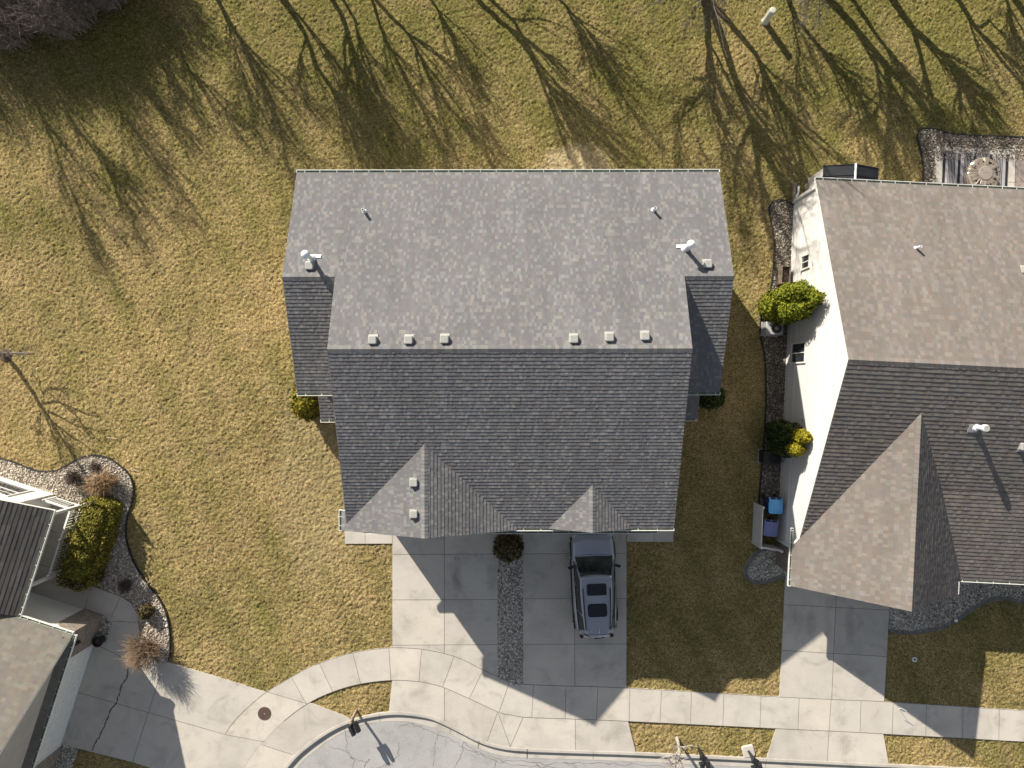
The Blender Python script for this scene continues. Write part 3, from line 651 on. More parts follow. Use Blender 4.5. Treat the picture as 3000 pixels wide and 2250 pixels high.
# ------------------------------------------------------------------ windows and doors on walls
def window(parent, O, u, wd, ht, mull='v', n=None, frame=M_TRIM):
    """window centred at O on a wall; u = horizontal wall direction, n = outward normal; frame > pane"""
    O = Vector(O); u = Vector(u).normalized(); up = Vector((0, 0, 1)); n = Vector(n).normalized()
    f = MB(); g = MB()
    def bx(mb, a0, a1, z0, z1, d0, d1):
        vs = [O + u * a + n * d + up * z for z in (z0, z1) for a, d in ((a0, d0), (a1, d0), (a1, d1), (a0, d1))]
        mb.raw(vs, [(3, 2, 1, 0), (4, 5, 6, 7), (0, 1, 5, 4), (1, 2, 6, 5), (2, 3, 7, 6), (3, 0, 4, 7)])
    a, h = wd / 2, ht / 2; t = 0.07
    bx(f, -a - t, a + t, h, h + t, -0.02, 0.05); bx(f, -a - t - .02, a + t + .02, -h - t, -h, -0.02, 0.08)
    bx(f, -a - t, -a, -h, h, -0.02, 0.05); bx(f, a, a + t, -h, h, -0.02, 0.05)
    if mull == 'v': bx(f, -0.02, 0.02, -h, h, 0.012, 0.035)
    elif mull == 'h': bx(f, -a, a, -0.025, 0.025, 0.012, 0.035)
    elif mull == 'grid':
        bx(f, -a, a, -0.025, 0.025, 0.012, 0.038)
        for k in (-0.5, 0, 0.5): bx(f, k * wd / 1.0 * 0.5 - 0.01, k * wd * 0.5 + 0.01, 0.025, h, 0.012, 0.03)
        bx(f, -a, a, h * 0.5 - 0.01, h * 0.5 + 0.01, 0.012, 0.029)
    bx(g, -a, a, -h, h, -0.015, 0.012)
    w_ = f.build('window', frame, parent); g.build('pane', M_GLASS, w_); return w_
def garage_door(parent, O, u, wd, ht, n):
    O = Vector(O); u = Vector(u).normalized(); n = Vector(n).normalized(); up = Vector((0, 0, 1)); mb = MB()
    rows = 4; cols = max(4, int(wd / 0.6))
    def bx(a0, a1, z0, z1, d0, d1):
        vs = [O + u * a + n * d + up * z for z in (z0, z1) for a, d in ((a0, d0), (a1, d0), (a1, d1), (a0, d1))]
        mb.raw(vs, [(3, 2, 1, 0), (4, 5, 6, 7), (0, 1, 5, 4), (1, 2, 6, 5), (2, 3, 7, 6), (3, 0, 4, 7)])
    bx(-wd / 2, wd / 2, 0.02, ht, -0.02, 0.03)
    for r in range(rows):
        for c in range(cols):
            a = -wd / 2 + (c + 0.5) * wd / cols; z = 0.02 + (r + 0.5) * ht / rows
            bx(a - wd / cols * 0.4, a + wd / cols * 0.4, z - ht / rows * 0.36, z + ht / rows * 0.36, 0.03, 0.042)
    bx(-wd / 2 - 0.1, -wd / 2, 0.02, ht + 0.1, -0.02, 0.06); bx(wd / 2, wd / 2 + 0.1, 0.02, ht + 0.1, -0.02, 0.06); bx(-wd / 2, wd / 2, ht, ht + 0.1, -0.02, 0.06)
    return mb.build('garage_door', M_TRIM, parent)
def door(parent, O, u, n, col=M_TRIM):
    O = Vector(O); u = Vector(u).normalized(); n = Vector(n).normalized(); up = Vector((0, 0, 1)); mb = MB(); hb = MB()
    def bx(mb, a0, a1, z0, z1, d0, d1):
        vs = [O + u * a + n * d + up * z for z in (z0, z1) for a, d in ((a0, d0), (a1, d0), (a1, d1), (a0, d1))]
        mb.raw(vs, [(3, 2, 1, 0), (4, 5, 6, 7), (0, 1, 5, 4), (1, 2, 6, 5), (2, 3, 7, 6), (3, 0, 4, 7)])
    bx(mb, -.48, .48, 0.02, 2.08, -0.02, 0.02); bx(mb, -.58, -.48, 0.02, 2.18, -.02, .05); bx(mb, .48, .58, 0.02, 2.18, -.02, .05); bx(mb, -.48, .48, 2.08, 2.18, -.02, .05)
    for z in (0.55, 1.45): bx(mb, -.33, .33, z - 0.32, z + 0.32, 0.02, 0.032)
    d = mb.build('door', col, parent); bx(hb, .36, .42, 0.95, 1.1, 0.02, 0.07); hb.build('handle', M_DARK, d); return d

# ------------------------------------------------------------------ the duplex in the middle
HS = thing('duplex_house', 'two storey duplex with a wide grey shingle roof in the centre of the photo', 'house', (0, 1.0, 0), R(0.1))
ZE, ZR, YR = 5.40, 8.47, 1.30; YN, YS = 8.725, -5.94; XL, XR = -6.82, 6.66; WL, WR = -8.86, 8.57
YW, YWS = 4.146, -0.35
sN = (ZR - ZE) / (YN - YR); sS = (ZR - ZE) / (YR - YS); ZW = ZE + sN * (YN - YW); sW = (ZW - ZE) / (YW - YWS)
off = Vector((0, -1.0, 0))                 # house frame sits at (0,1): local = world - (0,1)
def LW(x, y, z): return Vector((x, y - 1.0, z))
def slope_axes(run, rise, dirx=0, diry=1):
    k = math.hypot(run, rise); return Vector((dirx * run / k, diry * run / k, rise / k)), k
roof = MB(); fas = MB()
# north face (rear): main part + wings share one plane
vN, kN = slope_axes(1, sN, 0, -1); LN = (YN - YR) * math.hypot(1, sN); LWN = (YN - YW) * math.hypot(1, sN)
O = LW(0, YN, ZE)
LC = math.floor(LWN / 0.148) * 0.148
courses(roof, O, (1, 0, 0), vN, [(WL, 0), (WR, 0), (WR, LC), (WL, LC)], seed=11)
courses(roof, O, (1, 0, 0), vN, [(XL, LC), (XR, LC), (XR, LN), (XL, LN)], seed=12)
for a, b in ((WL, XL), (XR, WR)): courses(roof, O, (1, 0, 0), vN, [(a, LC), (b, LC), (b, LWN), (a, LWN)], seed=16)
deck(fas, [LW(WL, YN, ZE), LW(WR, YN, ZE), LW(WR, YW, ZW), LW(XR, YW, ZW), LW(XR, YR, ZR), LW(XL, YR, ZR), LW(XL, YW, ZW), LW(WL, YW, ZW)])
ridge_cap(roof, LW(XL, YR, ZR), LW(XR, YR, ZR), (0, 1, -sN), (0, -1, -sS), 5)
ridge_cap(roof, LW(WL, YW, ZW), LW(XL, YW, ZW), (0, 1, -sN), (0, -1, -sW), 6)
ridge_cap(roof, LW(XR, YW, ZW), LW(WR, YW, ZW), (0, 1, -sN), (0, -1, -sW), 7)
# south face
vS, kS = slope_axes(1, sS, 0, 1); LS = (YR - YS) * math.hypot(1, sS)
courses(roof, LW(0, YS, ZE), (1, 0, 0), vS, [(XL, 0), (XR, 0), (XR, LS), (XL, LS)], seed=13, th=0.0175)
deck(fas, [LW(XL, YS, ZE), LW(XL, YR, ZR), LW(XR, YR, ZR), LW(XR, YS, ZE)])
# wing south faces
vW, kW = slope_axes(1, sW, 0, 1); LWS = (YW - YWS) * math.hypot(1, sW)
for a, b, sd in ((WL, XL, 14), (XR, WR, 15)):
    courses(roof, LW(0, YWS, ZE), (1, 0, 0), vW, [(a, 0), (b, 0), (b, LWS), (a, LWS)], seed=sd, th=0.0175)
    deck(fas, [LW(a, YWS, ZE), LW(a, YW, ZW), LW(b, YW, ZW), LW(b, YWS, ZE)])
# front gables over the garages
def front_gable(xc, zg, half_l, half_r, yf, seed):
    ya = YR - (ZR - zg) / sS
    for sgn, hw in ((-1, half_l), (1, half_r)):
        sg = (zg - ZE) / hw; run = math.hypot(1, sg)
        v = Vector((-sgn / run, 0, sg / run)); O = LW(xc + sgn * hw, 0, ZE)          # up the slope towards the ridge
        # plan polygon: u = y, v = distance up the slope
        tri = [(yf, 0), (yf, hw * run), (ya, hw * run), (YS, 0)]
        P = [(y - 0.0, b) for y, b in tri]
        courses(roof, O, (0, 1, 0), v, P, seed=seed + sgn, th=0.012 if sgn < 0 else 0.017)
        deck(fas, [LW(xc + sgn * hw, yf, ZE), LW(xc, yf, zg), LW(xc, ya, zg), LW(xc + sgn * hw, YS + 0.02, ZE)], 0.14)
    ridge_cap(roof, LW(xc, yf, zg), LW(xc, ya, zg), (-half_l, 0, -(zg - ZE)), (half_r, 0, -(zg - ZE)), seed)
front_gable(-3.43, 6.92, 3.6, 3.6, -6.03, 20)
front_gable(3.22, 6.2, 1.72, 1.72, -5.97, 30)
# short eave return of the large gable at the west rake
sg = (6.92 - ZE) / 3.6; run = math.hypot(1, sg)
courses(roof, LW(-7.03, 0, ZE), (0, 1, 0), Vector((1 / run, 0, sg / run)), [(-6.03, 0), (-5.2, 0), (-5.2, 0.22), (-6.03, 0.22)], seed=33)
deck(fas, [LW(-7.03, -6.03, ZE), LW(-6.82, -6.03, ZE + .09), LW(-6.82, -5.2, ZE + .09), LW(-7.03, -5.2, ZE)], 0.14)
RF = roof.build('roof', M_SH, HS)
fas.build('fascia', M_TRIM, HS)
# low roofs: entry roofs in the two notches and the pent roof over the garage doors
def low_roof(x0, x1, y0, y1, z0, z1, seed):
    mb = MB(); s = (z1 - z0) / (y1 - y0); v, k = slope_axes(1, s, 0, 1)
    courses(mb, LW(0, y0, z0), (1, 0, 0), v, [(x0, 0), (x1, 0), (x1, (y1 - y0) * math.hypot(1, s)), (x0, (y1 - y0) * math.hypot(1, s))], seed=seed, th=0.0175)
    deck(mb, [LW(x0, y0, z0), LW(x0, y1, z1), LW(x1, y1, z1), LW(x1, y0, z0)], 0.14, 1)
    return mb.build('lower_roof', [M_SH, M_TRIM], HS)
low_roof(-8.56, -6.5, -1.58, 0.0, 2.9, 3.56, 41); low_roof(6.34, 8.28, -1.55, 0.0, 2.9, 3.56, 42)
low_roof(-6.66, 6.5, -6.58, -5.5, 2.92, 3.3, 43)
# gutters
def gut(parent, *a, **k):
    g = MB(); gutter(g, *a, **k); g.build('gutter', [M_TRIM, M_GIN], parent)
gut(HS, LW(WL, YN, ZE), LW(WR, YN, ZE), (0, 1, 0), gap=0.66)
gut(HS, LW(WL, YWS, ZE), LW(XL + 0.02, YWS, ZE), (0, -1, 0), gap=0.7); gut(HS, LW(XR - 0.02, YWS, ZE), LW(WR, YWS, ZE), (0, -1, 0), gap=0.7)
gut(HS, LW(0.1, YS, ZE), LW(2.31, YS, ZE), (0, -1, 0)); gut(HS, LW(4.11, YS, ZE), LW(XR, YS, ZE), (0, -1, 0))
gut(HS, LW(-7.03, -6.03, ZE), LW(-7.03, -5.2, ZE), (-1, 0, 0), gap=0.4)
gut(HS, LW(-8.56, -1.58, 2.9), LW(-6.5, -1.58, 2.9), (0, -1, 0)); gut(HS, LW(6.34, -1.55, 2.9), LW(8.28, -1.55, 2.9), (0, -1, 0))
gut(HS, LW(-6.66, -6.58, 2.92), LW(6.5, -6.58, 2.92), (0, -1, 0), gap=0.68)
# walls
wb = MB()
prof = [LW(0, -5.45, 0), LW(0, 8.2, 0), LW(0, 8.2, 5.3), LW(0, YR, 8.25), LW(0, -5.45, 5.25)]
wb.extr([p + Vector((-6.5, 0, 0)) for p in prof], (12.85, 0, 0))
prof = [LW(0, 0.0, -0.01), LW(0, 8.24, -0.01), LW(0, 8.24, 5.3), LW(0, YW, 7.1), LW(0, 0.0, 5.25)]
wb.extr([p + Vector((-8.56, 0, 0)) for p in prof], (16.83, 0, 0))
wb.extr([LW(-6.7, -5.7, 3.3), LW(-0.2, -5.7, 3.3), LW(-0.2, -5.7, 5.25), LW(-3.43, -5.7, 6.7), LW(-6.7, -5.7, 5.25)], (0, 0.35, 0))
wb.extr([LW(1.7, -5.68, 3.3), LW(4.7, -5.68, 3.3), LW(4.7, -5.68, 5.3), LW(3.22, -5.68, 6.05), LW(1.7, -5.68, 5.3)], (0, 0.3, 0))
wb.extr([LW(-6.48, -6.25, 0), LW(6.33, -6.25, 0), LW(6.33, -6.25, 2.9), LW(-6.48, -6.25, 2.9)], (0, 0.9, 0))
wb.build('wall', M_TAUPE, HS)
for x in (-3.6, 3.2): garage_door(HS, LW(x, -6.26, 0), (1, 0, 0), 4.6, 2.2, (0, -1, 0))
for x in (-3.43, 3.22): window(HS, LW(x, -5.72, 4.4), (1, 0, 0), 1.5, 1.2, 'v', (0, -1, 0))
for x in (-6.5, -3.0, 0.8, 4.6, 7.0):
    for z in (1.5, 4.2): window(HS, LW(x, 8.25, z), (-1, 0, 0), 1.2, 1.3, 'h', (0, 1, 0))
door(HS, LW(-7.5, -0.01, 0), (1, 0, 0), (0, -1, 0)); door(HS, LW(7.3, -0.01, 0), (1, 0, 0), (0, -1, 0))
# roof fittings
def on_north(px, py):
    """point of the rear roof face at a photo pixel"""
    z = 6.0
    for _ in range(12):
        p = G(px, py, z); z = ZE + sN * (YN - p.y)
    return Vector((p.x, p.y - 1.0, z))
def roof_vent(p, nrm_y, slope, parent, name='roof_vent'):
    mb = MB(); c = Vector(p)
    mb.rbox(c + Vector((0, 0, 0.1)), (0.31, 0.31, 0.2), 0.05); mb.box(c + Vector((0, 0.05 * nrm_y, 0.01)), (0.35, 0.37, 0.015), tilt=(-math.atan(slope) * nrm_y, 'X'))
    return mb.build(name, M_VENT, parent)
for px, py in ((1093, 996), (1198, 996), (1303, 994), (1681, 994), (1785, 989), (1889, 986), (909, 779), (2072, 776)): roof_vent(on_north(px, py), 1, sN, RF)
def on_gable_west(px, py):
    z = 6.3
    for _ in range(12): p = G(px, py, z); z = 6.92 - (6.92 - ZE) / 3.6 * abs(p.x + 3.43)
    return Vector((p.x, p.y - 1.0, z))
for px, py in ((1212, 1412), (1212, 1504)): roof_vent(on_gable_west(px, py), 0, 0, RF)
for px, py in ((1069, 620), (1915, 617)):
    b = on_north(px, py); mb = MB(); mb.lathe(b - Vector((0, 0, 0.1)), [(0.06, 0), (0.06, 0.5), (0.045, 0.5), (0.045, 0.3)], 14); mb.lathe(b - Vector((0, 0, 0.06)), [(0.13, 0), (0.075, 0.14)], 14)
    mb.build('vent_pipe', M_PIPE, RF)
for px, py, sd in ((915, 757, 1), (2008, 730, -1)):
    b = on_north(px, py)
    mb = MB(); mb.lathe(b - Vector((0, 0, 0.2)), [(0.085, 0), (0.085, 1.05)], 18); mb.lathe(b - Vector((0, 0, 0.1)), [(0.2, 0), (0.17, 0.12), (0.12, 0.2), (0.1, 0.3)], 18)
    mb.box(b + Vector((0.2 * sd, 0.1, 0.0)), (0.3, 0.14, 0.02), tilt=(-math.atan(sN), 'X'))
    fp = mb.build('flue_pipe', M_PIPE, RF, smooth=False)
    cb_ = MB(); cb_.lathe(b + Vector((0, 0, 0.82)), [(0.11, 0.0), (0.16, 0.03), (0.17, 0.1), (0.14, 0.2), (0.08, 0.255), (0.02, 0.275)], 20)
    # cap hangs as part of the flue
    cb_.build('flue_cap', M_PIPE, HS, smooth=True)

# ------------------------------------------------------------------ the cream house on the right
RA = -0.0489
HR = thing('ranch_house', 'cream sided house with a brown grey roof along the right edge of the photo', 'house', (13.38, 0.95, 0), RA)
ex = Vector((math.cos(RA), math.sin(RA), 0)); ey = Vector((-math.sin(RA), math.cos(RA), 0))
def RL(p): d = Vector(p) - Vector((13.38, 0.95, 0)); return Vector((d.dot(ex), d.dot(ey), d.z))     # world -> house frame
zr, ze = 6.85, 2.9; yn, ys, yp = 8.19, -8.2, -9.4; s1 = (zr - ze) / yn; XE = 15.0; xw = -0.2
rf = MB(); fa = MB(); q = math.hypot(1, s1)
courses(rf, (0, yn, ze), (1, 0, 0), (0, -1 / q, s1 / q), [(xw, 0), (XE, 0), (XE, yn * q), (xw, yn * q)], e=0.19, wmin=0.1, wmax=0.2, seed=51, th=0.012, light=0.2)
Ls = -ys * q; Lp = -yp * q
courses(rf, (0, 0, zr), (1, 0, 0), (0, 1 / q, s1 / q), [(xw, -Ls), (3.3, -Ls), (3.3, 0), (xw, 0)], e=0.19, wmin=0.1, wmax=0.2, seed=52, th=0.021, light=0.2)
courses(rf, (0, 0, zr), (1, 0, 0), (0, 1 / q, s1 / q), [(3.3, -5.2 * q), (XE, -5.2 * q), (XE, 0), (3.3, 0)], e=0.19, wmin=0.1, wmax=0.2, seed=53, th=0.021, light=0.2)
zk = zr - s1 * 5.2; sk = 0.4; zp = zk - sk * (-yp - 5.2); qk = math.hypot(1, sk)
courses(rf, (0, -5.2, zk), (1, 0, 0), (0, 1 / qk, sk / qk), [(3.3, (yp + 5.2) * qk), (XE, (yp + 5.2) * qk), (XE, 0), (3.3, 0)], e=0.19, wmin=0.1, wmax=0.2, seed=58, th=0.021, light=0.2)
deck(fa, [(xw, yn, ze), (XE, yn, ze), (XE, 0, zr), (xw, 0, zr)]); deck(fa, [(xw, 0, zr), (XE, 0, zr), (XE, -5.2, zk), (xw, -5.2, zk)]); deck(fa, [(xw, -5.2, zk), (5.5, -5.2, zk), (5.5, ys, ze), (xw, ys, ze)])
deck(fa, [(5.5, -5.2, zk), (XE, -5.2, zk), (XE, yp, zp), (5.5, yp, zp)])
ridge_cap(rf, (xw, 0, zr), (XE, 0, zr), (0, 1, -s1), (0, -1, -s1), 54, 0.17, 0.2)
gx, gw, gz, gf = 3.3, 3.72, 5.9, -10.02; s2 = (gz - ze) / gw; q2 = math.hypot(1, s2); ya = -(zr - gz) / s1
for sg_, sd in ((-1, 55), (1, 56)):
    v = Vector((-sg_ / q2, 0, s2 / q2))
    courses(rf, (gx + sg_ * gw, 0, ze), (0, 1, 0), v, [(gf, 0), (gf, gw * q2), (ya, gw * q2), (ys + 0.0, 0)], e=0.19, wmin=0.1, wmax=0.2, seed=sd, th=0.012 if sg_ < 0 else 0.02, light=0.25)
    deck(fa, [(gx + sg_ * gw, gf, ze), (gx, gf, gz), (gx, ya, gz), (gx + sg_ * gw, ys + 0.02, ze)], 0.14)
ridge_cap(rf, (gx, gf, gz), (gx, ya, gz), (-1, 0, -s2), (1, 0, -s2), 57, 0.17, 0.2)
RFR = rf.build('roof', M_SHR, HR); fa.build('fascia', M_TRIM, HR)
gut(HR, (xw, yn, ze), (XE, yn, ze), (0, 1, 0), gap=0.68, seed=4); gut(HR, (gx - gw, gf, ze), (gx - gw, -7.45, ze), (-1, 0, 0), gap=0.55); gut(HR, (gx + gw, gf, ze - 0.05), (gx + gw, yp - 0.1, ze - 0.05), (1, 0, 0), gap=0.3)
gut(HR, (7.05, yp, zp), (XE, yp, zp), (0, -1, 0), gap=0.7)
# gable wall in lap siding, other walls
wl_ = MB(); ztop = lambda y: zr - s1 * abs(y) - 0.13
courses(wl_, (0, 0, 0), (0, -1, 0), (0, 0, 1), [(-8.0, 0.0), (9.75, 0.0), (9.75, 2.76), (8.05, 2.9), (0, ztop(0)), (-8.0, ztop(8.0))] if False else [(-8.0, 0), (8.1, 0), (8.1, ztop(8.1)), (0, ztop(0)), (-8.0, ztop(8.0))], e=0.15, th=0.026, one=True, seed=1)
courses(wl_, (0, 0, 0), (0, -1, 0), (0, 0, 1), [(8.1, 0), (8.55, 0), (8.55, 2.78), (8.1, 2.78)], e=0.15, th=0.026, one=True, seed=1)
wl_.build('wall', M_LAP, HR)
w2 = MB(); w2.extr([(0.02, 8.0, -0.01), (0.02, 8.0, 2.85), (0.02, 0, 6.6), (0.02, -8.1, 2.8), (0.02, -8.1, -0.01)], (14.9, 0, 0))
w2.extr([(0.03, -9.7, -0.02), (6.6, -9.7, -0.02), (6.6, -9.7, 2.75), (gx, -9.7, 5.6), (0.03, -9.7, 2.75)], (0, 1.7, 0))
w2.box((-0.012, 8.0, 1.4), (0.1, 0.1, 2.8)); w2.build('wall', M_CREAM, HR)
bk = MB(); bk.extr([(-0.06, -9.76, 0), (-0.06, -8.5, 0), (-0.06, -8.5, 1.05), (-0.06, -9.76, 2.75)][:4], (0.14, 0, 0)); bk.box((0.3, -9.74, 1.2), (0.6, 0.1, 2.4)); bk.build('brick_veneer', M_BRICK, HR); bk = MB(); bk.box((6.2, -9.74, 1.2), (0.8, 0.1, 2.4))
bk.build('brick_veneer', M_BRICK, HR)
tr = MB(); tr.box((-0.03, -8.52, 1.4), (0.09, 0.14, 2.75)); tr.build('corner_board', M_TRIM, HR)
window(HR, (-0.03, 4.7, 1.87), (0, -1, 0), 0.56, 0.8, 'v', (-1, 0, 0)); window(HR, (-0.03, 0.5, 1.55), (0, -1, 0), 0.86, 1.5, 'v', (-1, 0, 0))
for x in (2.5, 5.5, 9.0): window(HR, (x, 8.0, 1.5), (-1, 0, 0), 1.4, 1.3, 'v', (0, 1, 0))
garage_door(HR, (3.3, -9.7, 0), (1, 0, 0), 4.8, 2.2, (0, -1, 0)); door(HR, (8.2, -8.1, 0), (1, 0, 0), (0, -1, 0))
v_ = MB(); v_.box((-0.03, 4.4, 4.35), (0.08, 0.14, 0.12)); v_.build('wall_vent', M_VENT, HR)
v_ = MB(); v_.box((-0.03, -2.6, 2.4), (0.08, 0.1, 0.1)); v_.build('wall_light', M_VENT, HR)
for (y, z, dy, dz) in ((-2.95, 0.95, 0.28, 0.4), (-3.35, 0.65, 0.3, 0.5), (-3.6, 1.1, 0.2, 0.3)):
    mb = MB(); mb.rbox((-0.1, y, z), (0.2, dy, dz), 0.03); mb.tube([(-0.08, y, 0.02), (-0.08, y, z)], 0.03, 8); mb.build('utility_meter', M_ACG, HR)
def on_right(px, py, north):
    z = 5.0
    for _ in range(14): p = G(px, py, z); l = RL(p); z = zr - s1 * abs(l.y)
    l.z = z; return l
b = on_right(2683, 727, True); mb = MB(); mb.lathe(b - Vector((0, 0, .1)), [(0.055, 0), (0.055, .5), (0.04, .5), (0.04, .3)], 14); mb.lathe(b - Vector((0, 0, .06)), [(0.11, 0), (0.07, 0.12)], 12); mb.build('vent_pipe', M_PIPE, RFR)
b = on_right(2858, 1252, False); mb = MB(); mb.lathe(b - Vector((0, 0, .2)), [(0.095, 0), (0.095, 0.72)], 18); mb.lathe(b - Vector((0, 0, .1)), [(0.2, 0), (0.13, .2)], 16)
mb.box(b + Vector((-0.1, -0.05, 0.02)), (0.4, 0.36, 0.018), tilt=(math.atan(s1), 'X'), m=1); mb.build('flue_pipe', [M_PIPE, M_VENT], RFR)
mb = MB(); mb.lathe(b + Vector((0, 0, 0.5)), [(0.11, 0), (0.15, 0.02), (0.15, 0.16), (0.13, 0.19)], 18, 0); mb.lathe(b + Vector((0, 0, 0.69)), [(0.125, 0), (0.125, 0.012)], 18, 1); mb.build('flue_cap', [M_PIPE, M_VENT], HR)
for px, py, nn in ((2995, 1308, -1), (3002, 792, 1)):
    b = on_right(px, py, nn > 0); roof_vent(b, nn, s1, RFR)
ds = MB(); P = [HR_ for HR_ in (RL(G(2341, 545, .06)), RL(G(2337, 570, .06)), RL(G(2330, 580, .06)), RL(G(2331, 600, .06)))]
ds.tube([P[0], P[1], P[2], P[3]], 0.06, 8); ds.tube([(-0.06, 7.9, 0.06), (-0.06, 7.9, 2.7)], 0.045, 8); ds.build('downspout', M_PIPE, HR)

# ------------------------------------------------------------------ the house at the lower left
LA = R(-18.0)
lux = Vector((math.cos(LA), math.sin(LA), 0)); luy = Vector((-math.sin(LA), math.cos(LA), 0)); LO = lux * -18.0 + luy * -14.0
HL = thing('house', 'white house with porch and garage in the lower left corner of the photo', 'house', tuple(LO), LA)
rf = MB(); fa = MB(); s = 0.42; q = math.hypot(1, s); XT = -7.0; xe = 0.18
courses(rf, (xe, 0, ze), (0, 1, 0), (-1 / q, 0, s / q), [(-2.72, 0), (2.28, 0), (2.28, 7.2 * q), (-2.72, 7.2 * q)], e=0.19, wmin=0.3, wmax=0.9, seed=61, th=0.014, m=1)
deck(fa, [(xe, -2.72, ze), (xe, 2.28, ze), (xe - 7.2, 2.28, ze + 7.2 * s), (xe - 7.2, -2.72, ze + 7.2 * s)])
courses(rf, (xe - 7.2, 0, ze + 7.2 * s), (0, 1, 0), (-1 / q, 0, -s / q), [(-9, 0), (2.28, 0), (2.28, 7), (-9, 7)], e=0.19, wmin=0.3, wmax=0.9, seed=62, th=0.002)
courses(rf, (xe - 7.2, 0, ze + 7.2 * s), (0, 1, 0), (-1 / q, 0, s / q), [(-9, -6), (-2.72, -6), (-2.72, 0), (-9, 0)], e=0.19, seed=65)
s3 = 0.68; q3 = math.hypot(1, s3); gy = -2.76; gh = 4.6; gxr = 2.75
courses(rf, (0, gy, ze), (1, 0, 0), (0, -1 / q3, s3 / q3), [(-6.0, 0), (gxr, 0), (gxr, gh * q3), (-6.0, gh * q3)], e=0.16, wmin=0.15, wmax=0.38, seed=63, th=0.012, light=0.2)
courses(rf, (0, gy - 2 * gh, ze), (1, 0, 0), (0, 1 / q3, s3 / q3), [(-6.0, 0), (gxr, 0), (gxr, gh * q3), (-6.0, gh * q3)], e=0.16, wmin=0.15, wmax=0.38, seed=64, th=0.0175)
deck(fa, [(-6, gy, ze), (gxr, gy, ze), (gxr, gy - gh, ze + gh * s3), (-6, gy - gh, ze + gh * s3)]); deck(fa, [(-6, gy - 2 * gh, ze), (-6, gy - gh, ze + gh * s3), (gxr, gy - gh, ze + gh * s3), (gxr, gy - 2 * gh, ze)])
RFL = rf.build('roof', [M_SHL, M_SHL_SHADE], HL); fa.build('fascia', M_TRIM, HL)
pr = MB(); sp_ = 0.5; courses(pr, (2.81, 0, 2.86), (0, 1, 0), (-0.894, 0, 0.447), [(-11.8, 0), (-2.9, 0), (-2.9, 0.4), (-11.8, 0.4)], e=0.13, seed=66, th=0.015)
deck(pr, [(2.81, -11.8, 2.86), (2.81, -2.9, 2.86), (2.47, -2.9, 3.03), (2.47, -11.8, 3.03)], 0.1, 1); pr.build('lower_roof', [M_SHL, M_TRIM], HL)
gut(HL, (xe, -2.6, ze), (xe, 2.28, ze), (1, 0, 0), gap=0.65); gut(HL, (xe + .14, gy, ze), (gxr, gy, ze), (0, 1, 0), gap=0.6); gut(HL, (2.81, -11.8, 2.88), (2.81, -2.75, 2.88), (1, 0, 0), gap=0.55)
wb = MB(); wb.extr([(-1.57, 2.0, 0), (-1.57, 2.0, 3.4), (-7.0, 2.0, 5.7), (-12.4, 2.0, 3.4), (-12.4, 2.0, 0)], (0, -4.7, 0)); wb.build('wall', M_WHITE, HL)
wb = MB(); wb.extr([(2.47, -2.92, 0.01), (2.47, -2.92, 2.85), (2.47, -2.76 - gh, 5.75), (2.47, -11.8, 2.85), (2.47, -11.8, 0.01)], (-8, 0, 0)); wb.build('wall', M_WHITE, HL)
gb = MB(); courses(gb, (2.475, 0, 2.9), (0, 1, 0), (0, 0, 1), [(-11.6, 0.12), (-3.1, 0.12), (-7.36, 2.9)], e=0.11, th=0.01, one=True); gb.build('gable_siding', M_TAUPE, HL)
st_ = MB()
st_.extr([(2.53, -2.86, 0), (1.55, -2.86, 0), (1.55, -2.86, 2.1), (2.53, -2.86, 2.75)], (0, -0.08, 0)); st_.box((2.5, -3.62, 1.36), (0.1, 1.36, 2.72)); st_.build('stone_veneer', M_STONE, HL); st_ = MB(); st_.box((2.5, -10.6, 1.36), (0.1, 2.0, 2.72)); st_.build('stone_veneer', M_STONE, HL)
garage_door(HL, (2.47, -6.95, 0), (0, 1, 0), 5.1, 2.45, (1, 0, 0))
lt = MB(); lt.lathe((2.62, -3.55, 1.75), [(0.04, 0), (0.09, 0.05), (0.1, 0.3), (0.03, 0.38)], 10); lt.box((2.56, -3.55, 2.0), (0.1, 0.06, 0.06)); lt.build('wall_lantern', M_BLACK, HL)
window(HL, (-3.15, 2.0, 1.46), (-1, 0, 0), 1.6, 1.6, 'grid', (0, 1, 0)); door(HL, (-1.57, -1.2, 0), (0, 1, 0), (1, 0, 0))
for (x, y) in ((-0.1, 1.9), (-0.1, -1.56)):
    mb = MB(); mb.box((x, y, 1.36), (0.13, 0.13, 2.7)); mb.box((x, y, 0.14), (0.19, 0.19, 0.2)); mb.box((x, y, 2.62), (0.19, 0.19, 0.14)); mb.build('porch_column', M_TRIM, HL)
bm_ = MB(); bm_.box((-0.1, 0.17, 2.76), (0.12, 3.6, 0.12)); bm_.box((-0.8, 1.9, 2.77), (1.4, 0.12, 0.12)); bm_.build('porch_beam', M_TRIM, HL)
def railing(a, b):
    mb = MB(); a = Vector(a); b = Vector(b); d = b - a; L = d.length; rz = math.atan2(d.y, d.x); c = (a + b) / 2
    mb.box((c.x, c.y, 0.95), (L, 0.09, 0.06), rz); mb.box((c.x, c.y, 0.15), (L, 0.06, 0.06), rz)
    for k in range(1, int(L / 0.14)):
        p = a.lerp(b, k * 0.14 / L); mb.box((p.x, p.y, 0.55), (0.035, 0.035, 0.76), rz)
    mb.box((a.x, a.y, 0.52), (0.1, 0.1, 1.0), rz); mb.lathe((a.x, a.y, 1.02), [(0.06, 0), (0.05, 0.06), (0.01, 0.1)], 8)
    mb.build('porch_railing', M_TRIM, HL)
railing((-1.45, 1.88, 0), (-0.2, 1.88, 0)); railing((-0.1, 0.35, 0), (-0.1, 1.8, 0)); railing((-0.1, -1.45, 0), (-0.1, 0.25, 0))

